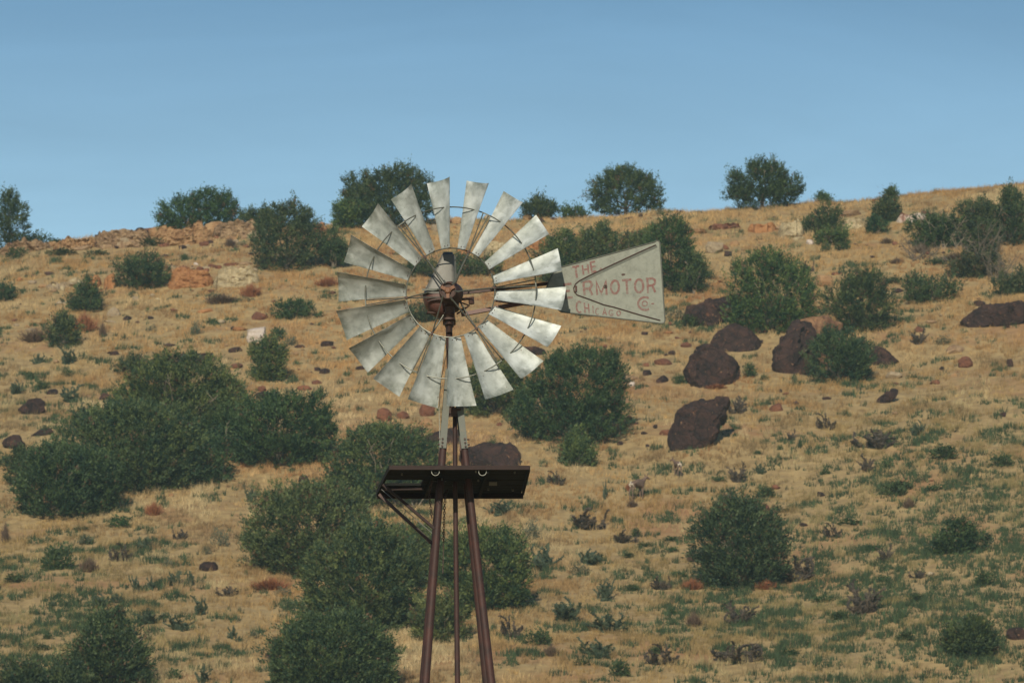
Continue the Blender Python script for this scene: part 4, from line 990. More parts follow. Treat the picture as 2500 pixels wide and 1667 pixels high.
    col = base_c * (1 - tt) + alt_c * tt
    brown = ((r.rand(m) < .012) | (r.rand(K) < r.choice([.01, .03, .06]))[rep] & (r.rand(m) < .7))[:, None]; col = np.where(brown, np.array([.13, .075, .04]), col)
    s = np.cross(D, rand_dirs(r, m)); s /= np.linalg.norm(s, axis=1)[:, None] + 1e-9
    V = np.stack([P - s * (Wd * .5)[:, None], P + s * (Wd * .5)[:, None], P + D * L[:, None]], 1).reshape(-1, 3)
    return mesh_np(name, V, np.arange(m * 3).reshape(-1, 3), M_LEAF, np.repeat(col, 3, 0))
def limb_mesh(name, Wm, Hm, seed, mat, n=6, thick=1.0, out=.36, low=.05, hi=.8, trunk=True):
    rnd = random.Random(seed); mb = MB()
    if trunk: mb.tube([(0, 0, -.5), (rnd.uniform(-.05, .05), 0, .12 * Hm), (rnd.uniform(-.1, .1), 0, .35 * Hm), (rnd.uniform(-.15, .15), 0, .62 * Hm)], [.16 * thick, .13 * thick, .09 * thick, .03], 7)
    for k in range(n):
        a = rnd.uniform(0, 6.28) if rnd.random() < .5 else rnd.uniform(3.4, 6.0)
        z0 = rnd.uniform(low, .3) * Hm; z1 = z0 + rnd.uniform(.2, hi - .3) * Hm; q = rnd.uniform(.6, 1) * out * Wm
        p0 = Vector((0, 0, z0)); p3 = Vector((q * math.cos(a), q * .9 * math.sin(a), z1))
        p1 = p0.lerp(p3, .35) + Vector((rnd.uniform(-.2, .2), rnd.uniform(-.2, .2), -.1)); p2 = p0.lerp(p3, .7) + Vector((rnd.uniform(-.2, .2), 0, .1))
        mb.tube([p0, p1, p2, p3], [.07 * thick, .05 * thick, .03 * thick, .012], 5)
        for j in range(3):
            b = p2.lerp(p3, rnd.random()); mb.tube([b, b + Vector((rnd.uniform(-.5, .5), rnd.uniform(-.4, .2), rnd.uniform(.1, .6))) * Hm * .14], [.02 * thick, .008], 4)
    return mb.mesh(name, mat, True, 60)
T_DARK = ((.015, .038, .019), (.088, .122, .040))
T_MID = ((.022, .052, .026), (.135, .160, .046))
T_OLIVE = ((.038, .068, .026), (.155, .188, .056))
T_RIDGE = ((.015, .036, .017), (.085, .115, .034))
def st_ok(s): return s in ('x', 'dome')
def juniper(px, by, w, h, style, tone, label, lobes=None, name='juniper', cat='juniper', dead=0, leaf=1.0, dens=1.0, group=None):
    seed = int(px * 3 + by * 5) % 9999
    _used[label] = 1
    p = hit(px, by - (h * .05 if by > 640 else 0)); s = mpp(p); Wm, Hm = w * s, h * s * .97
    Dm = Wm * .8
    back = Dm * .22 if by > 600 else .3
    y = p.y + back; z = terr1(p.x, y) - (terr1(p.x, y) - p.z) * .75
    t = empty(name, (p.x * y / p.y, y, z)); tag(t, label, cat, group)
    npx = w * h * (.62 if w * h > 9000 else .8) * dens * (1.5 if by < 565 and st_ok(style) else 1) + 500
    link('crown', crown_mesh('crown', Wm, Hm, Dm, style, seed, npx, tone, lobes, leaf), t)
    link('trunk', limb_mesh('trunk', Wm, Hm, seed + 1, M_BARK, 6), t)
    if dead: link('dead_branches', limb_mesh('dead_branches', Wm, Hm, seed + 2, M_DEAD, dead, .55, .46, .1, .85, False), t)
    return t
J = [
 (20, 592, 104, 148, 'x', T_RIDGE, 'tall columnar juniper cut by the left edge on the skyline', [(0, .45, .40, .42), (-.1, .75, .25, .24), (.12, .72, .26, .2), (.05, .85, .12, .16), (.2, .4, .28, .3), (-.2, .3, .3, .3)], 0),
 (487, 537, 208, 104, 'x', T_RIDGE, 'wide domed juniper on the rocky crest at left', [(-.02, .45, .36, .42), (.1, .66, .17, .33), (.28, .62, .14, .3), (-.25, .42, .2, .32), (-.38, .28, .11, .28), (.4, .34, .10, .3), (.02, .80, .1, .18), (.2, .3, .2, .3), (.3,.74,.06,.16)], 0),
 (634, 532, 88, 50, 'dome', T_RIDGE, 'small shrubby juniper between the domed and tall junipers', None, 0),
 (700, 674, 168, 186, 'x', T_DARK, 'tall ragged dark juniper left of the wheel crossing the skyline', [(0, .38, .42, .36), (-.05, .62, .3, .25), (.12, .84, .05, .17), (-.12, .8, .05, .14), (-.28, .66, .1, .2), (.3, .55, .14, .22), (.24, .7, .1, .16), (.38, .3, .12, .25), (0, .72, .12, .16), (-.38, .35, .1, .3)], 4),
 (815, 662, 90, 96, 'open', T_DARK, 'low juniper tucked right of the tall ragged juniper', None, 2),
 (960, 556, 190, 152, 'x', T_RIDGE, 'broad crest juniper behind the upper left sails', [(.0, .5, .34, .36), (.12, .78, .17, .2), (-.14, .66, .16, .24), (.3, .6, .16, .26), (.05, .86, .1, .12), (.22, .84, .09, .12), (.4, .36, .1, .3), (-.32, .4, .16, .3), (.1, .25, .35, .25)], 2),
 (878, 556, 80, 140, 'x', T_RIDGE, 'twin-spired juniper at the left of the crest group', [(-.1, .3, .42, .3), (-.26, .72, .15, .24), (.22, .78, .12, .2), (0, .55, .34, .2), (.26, .6, .14, .2)], 2),
 (838, 560, 90, 74, 'mound', T_MID, 'low spreading juniper at the left foot of the crest group', None, 2),
 (1315, 522, 92, 52, 'dome', T_RIDGE, 'low juniper on the skyline just right of the upper sails', None, 0),
 (1403, 524, 76, 30, 'mound', T_RIDGE, 'low juniper strip on the skyline left of the round juniper', None, 0),
 (1525, 518, 176, 124, 'x', T_RIDGE, 'large round juniper on the skyline above the tail vane', [(0, .42, .4, .4), (.0, .72, .2, .26), (.24, .56, .18, .26), (-.25, .56, .18, .28), (-.08, .84, .08, .13), (.06, .86, .06, .13), (.37, .46, .12, .28), (-.38, .34, .11, .3), (-.18, .74, .08, .16), (.2, .76, .09, .14), (.45, .16, .08, .16)], 0),
 (1862, 500, 190, 116, 'x', T_RIDGE, 'branching juniper on the skyline with a thin left limb', [(-.02, .46, .25, .44), (-.03, .78, .13, .2), (.12, .62, .14, .26), (.3, .42, .14, .2), (.42, .42, .07, .2), (.25, .3, .15, .2), (-.33, .52, .06, .16), (-.40, .36, .07, .12), (-.37, .7, .03, .1), (.2, .78, .06, .12), (-.28, .28, .1, .14)], 3),
 (2010, 480, 34, 24, 'open', T_RIDGE, 'tiny twiggy bush on the skyline right of the branching juniper', None, 0),
 (2182, 470, 34, 20, 'dome', T_DARK, 'tiny dark bush on the sloping skyline further right', None, 0),
 (2164, 542, 68, 58, 'dome', T_DARK, 'small round juniper on the upper right slope under the skyline', None, 0),
 (2140, 574, 52, 40, 'dome', T_DARK, 'small juniper directly below the small round one near the crest', None, 0),
 (2006, 570, 86, 66, 'x', T_DARK, 'juniper clump right of the cream bank', [(.12, .6, .28, .38), (-.2, .3, .28, .28), (.2, .3, .28, .3), (-.3, .2, .2, .2)], 0),
 (2030, 604, 84, 50, 'open', T_MID, 'thin grey-green juniper below the clump by the cream bank', None, 2),
 (2470, 600, 90, 160, 'spire', T_DARK, 'tall dark juniper cut by the right edge below the skyline', None, 2),
 (2400, 628, 120, 90, 'open', T_DARK, 'dark sparse juniper within the leafless thicket at right', None, 5),
 (1378, 700, 160, 142, 'spire', T_MID, 'first juniper of the long row behind the vane, nearest the wheel', None, 2),
 (1465, 700, 160, 160, 'spire', T_MID, 'second juniper of the long row, above the left half of the vane', None, 2),
 (1558, 700, 150, 165, 'open', T_MID, 'sparse juniper of the row showing orange soil between its stems', None, 3),
 (1636, 728, 150, 196, 'dome', T_DARK, 'tall juniper right of the vane at the end of the row', None, 2),
 (1696, 726, 76, 122, 'open', T_DARK, 'thin ragged juniper at the extreme right of the long row', None, 3),
 (1450, 775, 120, 60, 'mound', T_DARK, 'dark low juniper showing below the tail vane', None, 1),
 (348, 712, 132, 94, 'dome', T_DARK, 'dark round juniper in front of the ochre ledge', None, 0),
 (211, 768, 100, 76, 'cone', T_DARK, 'lone cone-shaped juniper at left under the ochre ledge', None, 0),
 (157, 852, 88, 84, 'spire', T_MID, 'upright juniper below the lone cone-shaped one at left', None, 0),
 (14, 738, 52, 34, 'dome', T_DARK, 'small juniper cut by the left edge below the grassy crest', None, 0),
 (654, 936, 88, 98, 'x', T_MID, 'small upright oval juniper below the white and red rock', [(0, .5, .42, .46), (-.15, .7, .2, .26), (.18, .68, .2, .26), (0, .86, .12, .12)], 1),
 (722, 782, 100, 44, 'mound', T_DARK, 'low dark juniper mound just left of the left sails', None, 0),
 (875, 735, 70, 30, 'mound', T_DARK, 'flat dark juniper behind the left sail tips', None, 0),
 (1155, 678, 120, 54, 'mound', T_DARK, 'dark low juniper seen inside the inner rim right of the hub', None, 0),
 (1030, 680, 90, 46, 'mound', T_DARK, 'dark low juniper seen inside the inner rim left of the hood', None, 0),
 (1035, 790, 90, 46, 'mound', T_DARK, 'dark low juniper seen inside the inner rim below the gear case', None, 0),
 (430, 1125, 330, 262, 'x', T_MID, 'large ragged juniper with bare stems left of centre', [(-.05, .6, .26, .3), (.12, .72, .22, .24), (-.02, .86, .16, .12), (.28, .6, .18, .24), (-.3, .45, .2, .25), (0, .3, .42, .3), (.35, .35, .16, .25), (-.2, .72, .12, .16)], 9),
 (300, 1218, 370, 235, 'x', T_MID, 'broad juniper mass in the middle of the left thicket', [(.05, .55, .34, .38), (-.2, .45, .28, .36), (.3, .5, .2, .34), (0, .25, .46, .26), (.15, .8, .16, .16), (-.02, .78, .14, .18)], 4),
 (140, 1278, 230, 195, 'dome', T_DARK, 'dark lowest juniper at the left end of the thicket', None, 1),
 (455, 1190, 210, 165, 'mound', T_DARK, 'shadowy juniper at the lower right end of the thicket', None, 6),
 (680, 1154, 262, 200, 'x', T_DARK, 'bushy dark juniper between the thicket and the tower', [(0, .45, .4, .36), (-.2, .55, .22, .28), (.12, .66, .26, .24), (.36, .7, .1, .2), (.32, .4, .17, .3), (-.05, .8, .1, .12), (.0, .22, .42, .24), (.42, .5, .08, .15)], 7),
 (2290, 600, 130, 60, 'mound', T_DARK, 'dark scrub mound at the left of the leafless thicket', None, 6),
 (2400, 680, 140, 60, 'mound', T_DARK, 'dark scrub mound at the lower edge of the leafless thicket', None, 6),
 (212, 1268, 220, 165, 'dome', T_DARK, 'dark juniper low in the thicket between its left end and middle', None, 2),
 (2300, 612, 180, 105, 'open', T_DARK, 'broad dark sparse scrub at the centre left of the leafless thicket', None, 9),
 (2405, 606, 170, 125, 'open', T_DARK, 'tall dark scrub in the upper right of the leafless thicket', None, 9),
 (60, 1190, 110, 90, 'dome', T_DARK, 'small dark juniper at the far left tip of the thicket', None, 0),
 (560, 1020, 150, 110, 'open', T_MID, 'thin juniper bridging the ragged and bushy junipers at left', None, 4),
 (545, 1140, 150, 150, 'open', T_DARK, 'shaded juniper filling the gap between the thicket and bushy dark juniper', None, 4),
 (1010, 1440, 190, 150, 'dome', T_MID, 'olive juniper top showing directly behind the lower tower legs', None, 3),
 (312, 916, 96, 38, 'mound', T_DARK, 'low dark juniper mat left of the long flat ledge rock', None, 0),
 (935, 1252, 285, 205, 'x', T_MID, 'olive-topped juniper behind the left of the platform with bare lower twigs', [(0, .62, .42, .34), (-.28, .5, .2, .3), (.25, .55, .22, .32), (0, .3, .42, .26), (-.1, .8, .2, .18), (.1, .8, .18, .16)], 12),
 (752, 1424, 308, 240, 'x', T_OLIVE, 'wide olive-green juniper left of the tower legs', [(0, .5, .44, .42), (-.25, .45, .22, .36), (.2, .6, .26, .34), (.0, .78, .2, .2), (.3, .4, .19, .34), (-.1, .25, .36, .24)], 4),
 (885, 1560, 300, 270, 'x', T_MID, 'tall broad juniper behind the lower left tower leg', [(0, .5, .42, .42), (.12, .76, .26, .22), (-.28, .42, .2, .34), (.3, .5, .18, .36), (0, .25, .45, .24), (-.05, .78, .2, .18)], 6),
 (1180, 1504, 215, 210, 'x', T_MID, 'juniper behind the right tower leg with a ragged right edge', [(0, .5, .4, .42), (.15, .75, .2, .2), (-.2, .7, .24, .24), (.36, .6, .1, .28), (0, .25, .42, .24), (.3, .3, .18, .26)], 4),
 (1080, 1576, 150, 112, 'dome', T_OLIVE, 'small bright green juniper between the tower legs', None, 2),
 (806, 1720, 310, 215, 'x', T_DARK, 'juniper cut by the bottom edge left of the tower', [(0, .5, .42, .4), (-.2, .62, .2, .26), (.15, .68, .24, .26), (.35, .45, .14, .3), (0, .25, .46, .24)], 2),
 (1207, 1028, 190, 140, 'dome', T_MID, 'juniper right of the mast partly hidden by the bottom sails', None, 1),
 (1395, 1098, 268, 242, 'x', T_DARK, 'large lobed juniper to the right of the tower and wheel', [(.1, .58, .34, .36), (.15, .82, .18, .17), (-.15, .6, .2, .3), (.35, .6, .14, .34), (-.3, .38, .18, .3), (0, .28, .38, .26), (.25, .3, .24, .28), (-.1, .82, .09, .14), (.32, .85, .08, .12), (-.42, .24, .1, .2)], 2),
 (1408, 1146, 94, 88, 'cone', T_MID, 'small cone juniper at the foot of the large lobed juniper', None, 0),
 (1808, 1454, 220, 240, 'x', T_DARK, 'lone cone-shaped juniper standing on the lower right slope', [(0, .42, .43, .38), (-.05, .64, .34, .28), (-.04, .82, .16, .18), (.2, .6, .2, .26), (-.3, .46, .18, .34), (.34, .38, .16, .3), (0, .2, .42, .22), (.12, .8, .08, .14)], 4),
 (1885, 828, 225, 215, 'x', T_MID, 'big ragged juniper above the peaked dark boulder', [(0, .45, .36, .38), (-.12, .74, .16, .22), (.1, .7, .2, .22), (-.34, .5, .14, .34), (.32, .45, .16, .32), (0, .2, .4, .22), (.02, .86, .08, .14), (-.3, .2, .18, .2), (.42, .3, .08, .25)], 6),
 (2107, 822, 182, 158, 'dome', T_DARK, 'dense round juniper behind the two-toned boulder', None, 1),
 (2047, 944, 168, 140, 'dome', T_DARK, 'round juniper in front of the tall two-toned boulder', None, 0),
 (2275, 744, 130, 74, 'mound', T_DARK, 'low wide juniper on the right slope above the hump of rock', None, 1),
 (2475, 724, 90, 62, 'mound', T_DARK, 'dark low juniper cut by the right edge above the hump rock', None, 0),
 (268, 1700, 208, 205, 'spire', T_DARK, 'dark many-tipped juniper rising from the bottom left edge', None, 3),
 (90, 1740, 240, 130, 'mound', T_DARK, 'low dark juniper filling the bottom left corner', None, 0),
 (2335, 1362, 145, 96, 'open', T_DARK, 'dark sprawling thin juniper on the lower right slope', None, 1),
 (2368, 1612, 135, 96, 'dome', T_DARK, 'dark juniper shrub near the bottom right corner', None, 0),
]
for px, by, w, h, st, tone, lab, lobes, dead in J:
    juniper(px, by, w, h, st, tone, lab, lobes, dead=dead)
# leafless brush at the right
def bare_bush(px, by, w, h, label, mat=M_BARK, n=26, seed=None, name='leafless_bush', cat='bush', thick=.8):
    p = hit(px, by); s = mpp(p); rnd = random.Random(seed or int(px + by)); mb = MB(); _used[label] = 1
    Wm, Hm = w * s, h * s
    for k in range(n):
        b = Vector((rnd.uniform(-.25, .25) * Wm, rnd.uniform(-.2, .2) * Wm, -.1)); q = Vector((rnd.uniform(-.5, .5) * Wm, rnd.uniform(-.35, .25) * Wm, Hm * rnd.uniform(.4, 1)))
        m1 = b.lerp(q, .5) + Vector((rnd.uniform(-.3, .3), rnd.uniform(-.2, .2), rnd.uniform(-.1, .3))); mb.tube([b, m1, q], [.035 * thick, .022 * thick, .01], 4)
        for j in range(5):
            a = m1.lerp(q, rnd.random()); e = a + Vector((rnd.uniform(-.5, .5), rnd.uniform(-.4, .4), rnd.uniform(-.1, .5))) * Hm * .3; mb.tube([a, e], [.014 * thick, .006], 3, caps=False)
    o = link(name, mb.mesh(name, mat, True), None, p + Vector((0, Wm * .2, 0))); tag(o, label, cat); return o
bare_bush(2320, 610, 110, 90, 'bare grey branching bush at the left of the leafless thicket', M_DEAD, 26)
bare_bush(2395, 640, 130, 110, 'tangle of bare branches in the middle of the leafless thicket', M_BARK, 34)
bare_bush(2350, 660, 150, 50, 'low brown bare brush at the foot of the leafless thicket', M_BARK, 30)
bare_bush(2250, 640, 110, 70, 'sparse brown brush left of the leafless thicket', M_BARK, 30)
bare_bush(2450, 690, 110, 90, 'brown bare brush below the tall right-edge juniper', M_BARK, 34)
bare_bush(2290, 560, 90, 60, 'upper left brown brush of the leafless thicket', M_BARK, 26)
bare_bush(2420, 560, 110, 90, 'dark branches standing beside the tall right-edge juniper', M_BARK, 34)
bare_bush(1000, 1240, 110, 90, 'bare grey twigs hanging under the platform brace', M_DEAD, 22)
# ------------------------------------------------------------------ cholla, scrub and brush
def cholla_mesh(seed, tone, spread=1.0, upright=0.5, joints=70, name='cholla_cactus'):
    rnd = random.Random(seed); mb = MB(); V = []; F = []; Cc = []
    segs = []; tips = [(Vector((0, 0, -.08)), Vector((0, 0, 1)), 0, .05)]
    for k in range(7): tips.append((Vector((rnd.uniform(-.15, .15) * spread, rnd.uniform(-.15, .15), -.05)), Vector((rnd.uniform(-1, 1) * spread, rnd.uniform(-.8, .8), .6)).normalized(), 0, .045))
    while tips and len(segs) < joints:
        p, d, g, r = tips.pop(rnd.randrange(len(tips)) if g_ok(rnd) else 0)
        L = rnd.uniform(.07, .13); q = p + d * L
        if q.z > 1.0 or abs(q.x) > .52 * spread or q.length > 1.15: continue
        segs.append((p, q, r))
        for _ in range(2 if rnd.random() < .55 else 1):
            nd = (d + Vector((rnd.uniform(-1, 1) * spread, rnd.uniform(-.9, .9), rnd.uniform(-.2, .8) * (.5 + upright)))).normalized()
            tips.append((q, nd, g + 1, max(.024, r * .9)))
    a0, a1 = np.array(tone[0]), np.array(tone[1])
    for p, q, r in segs:
        d = (q - p).normalized(); u = d.cross(Vector((.3, .2, 1))).normalized(); v = d.cross(u); b = len(V); t = rnd.random(); col = a0 * (1 - t) + a1 * t
        for pt, rr in ((p, r * .7), (p.lerp(q, .5), r), (q, r * .6)):
            for k in range(5):
                a = 6.283 * k / 5 + t; V.append(tuple(pt + (u * math.cos(a) + v * math.sin(a)) * rr * rnd.uniform(.75, 1.25))); Cc.append(col)
        for i in (0, 5):
            for k in range(5):
                l = (k + 1) % 5; F += [(b + i + k, b + i + l, b + i + 5 + l), (b + i + k, b + i + 5 + l, b + i + 5 + k)]
        for k in range(7):
            c0 = p.lerp(q, rnd.random()); a = rnd.uniform(0, 6.28); o = u * math.cos(a) + v * math.sin(a); b = len(V)
            V += [tuple(c0 + o * r * .8 - d * .015), tuple(c0 + o * r * .8 + d * .02), tuple(c0 + o * r * 2.3 + d * .02)]; Cc += [col * 1.2] * 3; F.append((b, b + 1, b + 2))
    return mesh_np(name, V, F, M_LEAF, np.array(Cc))
def g_ok(rnd): return rnd.random() < .7
def leafy_mesh(seed, tone, name, n=420, flat=.9, up=.4, L0=.14):
    r = np.random.RandomState(seed); d = rand_dirs(r, n); d[:, 2] = np.abs(d[:, 2])
    lob = r.uniform(-.26, .26, (6, 2)); k = r.randint(0, 6, n)
    rad = r.uniform(.3, 1.0, n) ** .6
    P = np.stack([lob[k, 0] + d[:, 0] * .26 * rad, lob[k, 1] + d[:, 1] * .24 * rad, d[:, 2] * flat * rad * (1 - np.abs(lob[k, 0]))], 1)
    D = d * .8 + np.array([0, 0, up]) + rand_dirs(r, n) * .6; D /= np.linalg.norm(D, axis=1)[:, None]
    L = r.uniform(.6, 1.3, n) * L0; t = r.rand(n)[:, None]
    V, F, Cc = sprays(r, P, D, L, L * .4, np.array(tone[0]) * (1 - t) + np.array(tone[1]) * t)
    return mesh_np(name, V, F, M_LEAF, Cc)
def brush_mesh(seed, tone, name, n=260, w0=.012):
    r = np.random.RandomState(seed); a = r.uniform(0, 6.28, n); q = r.uniform(0, .5, n)
    P = np.stack([q * .35 * np.cos(a), q * .35 * np.sin(a), -.05 + 0 * q], 1)
    T = np.stack([q * 1.05 * np.cos(a), q * 1.0 * np.sin(a), r.uniform(.45, 1.0, n) * (1 - q * .7)], 1)
    s = rand_dirs(r, n) * w0; M_ = (P + T) / 2 + rand_dirs(r, n) * .08
    V = np.stack([P - s, P + s, M_ + s, T, M_ - s], 1).reshape(-1, 3); I5 = np.arange(n)[:, None] * 5
    F = np.concatenate([I5 + [0, 1, 2], I5 + [0, 2, 4], I5 + [4, 2, 3]], 0)
    k = r.randint(0, n, n); P2 = M_[k]; D2 = rand_dirs(r, n) + [0, 0, .6]; D2 /= np.linalg.norm(D2, axis=1)[:, None]
    V2, F2, _ = sprays(r, P2, D2, r.uniform(.08, .2, n), np.full(n, .018), np.zeros((n, 3)))
    t = r.rand(n)[:, None]; C1 = np.array(tone[0]) * (1 - t) + np.array(tone[1]) * t
    return mesh_np(name, np.concatenate([V, V2]), np.concatenate([F, F2 + len(V)]), M_LEAF, np.concatenate([np.repeat(C1, 5, 0), np.repeat(C1, 4, 0)]))
G1 = ((.028, .048, .030), (.085, .105, .060)); PU = ((.040, .034, .030), (.105, .078, .056)); GL = ((.02, .055, .02), (.055, .11, .035))
SG = ((.07, .085, .055), (.15, .155, .095)); RU = ((.20, .07, .035), (.34, .14, .06)); BR = ((.08, .05, .035), (.17, .11, .07)); OR = ((.42, .2, .07), (.55, .32, .12))
VAR = dict(
 c=[cholla_mesh(i, G1, 1.0, .45, 150) for i in range(5)], t=[cholla_mesh(20 + i, G1, .6, .9, 120) for i in range(3)],
 p=[cholla_mesh(40 + i, PU, 1.0, .45, 150) for i in range(3)], g=[leafy_mesh(60 + i, GL, 'leafy_bush', 420) for i in range(3)],
 s=[leafy_mesh(70 + i, SG, 'sage_bush', 420, L0=.11) for i in range(3)], d=[leafy_mesh(80 + i, T_DARK, 'dark_bush', 700, L0=.12) for i in range(3)],
 r=[brush_mesh(90 + i, RU, 'rusty_brush', 500) for i in range(2)], b=[brush_mesh(95 + i, BR, 'brown_brush', 420) for i in range(3)], o=[brush_mesh(99, OR, 'orange_grass_clump', 500)])
DESC = dict(c=('cholla_cactus', 'cactus', 'dark spiny cholla'), t=('cholla_cactus', 'cactus', 'upright spiny cholla'), p=('cholla_cactus', 'cactus', 'purplish brown cholla'),
 g=('leafy_bush', 'bush', 'bright green leafy bush'), s=('sage_bush', 'bush', 'grey-green sage bush'), d=('dark_bush', 'bush', 'dark green bush'),
 r=('rusty_brush', 'bush', 'rust-red dry brush'), b=('brown_brush', 'bush', 'brown dry brush'), o=('orange_grass_clump', 'grass clump', 'orange dry grass clump'))
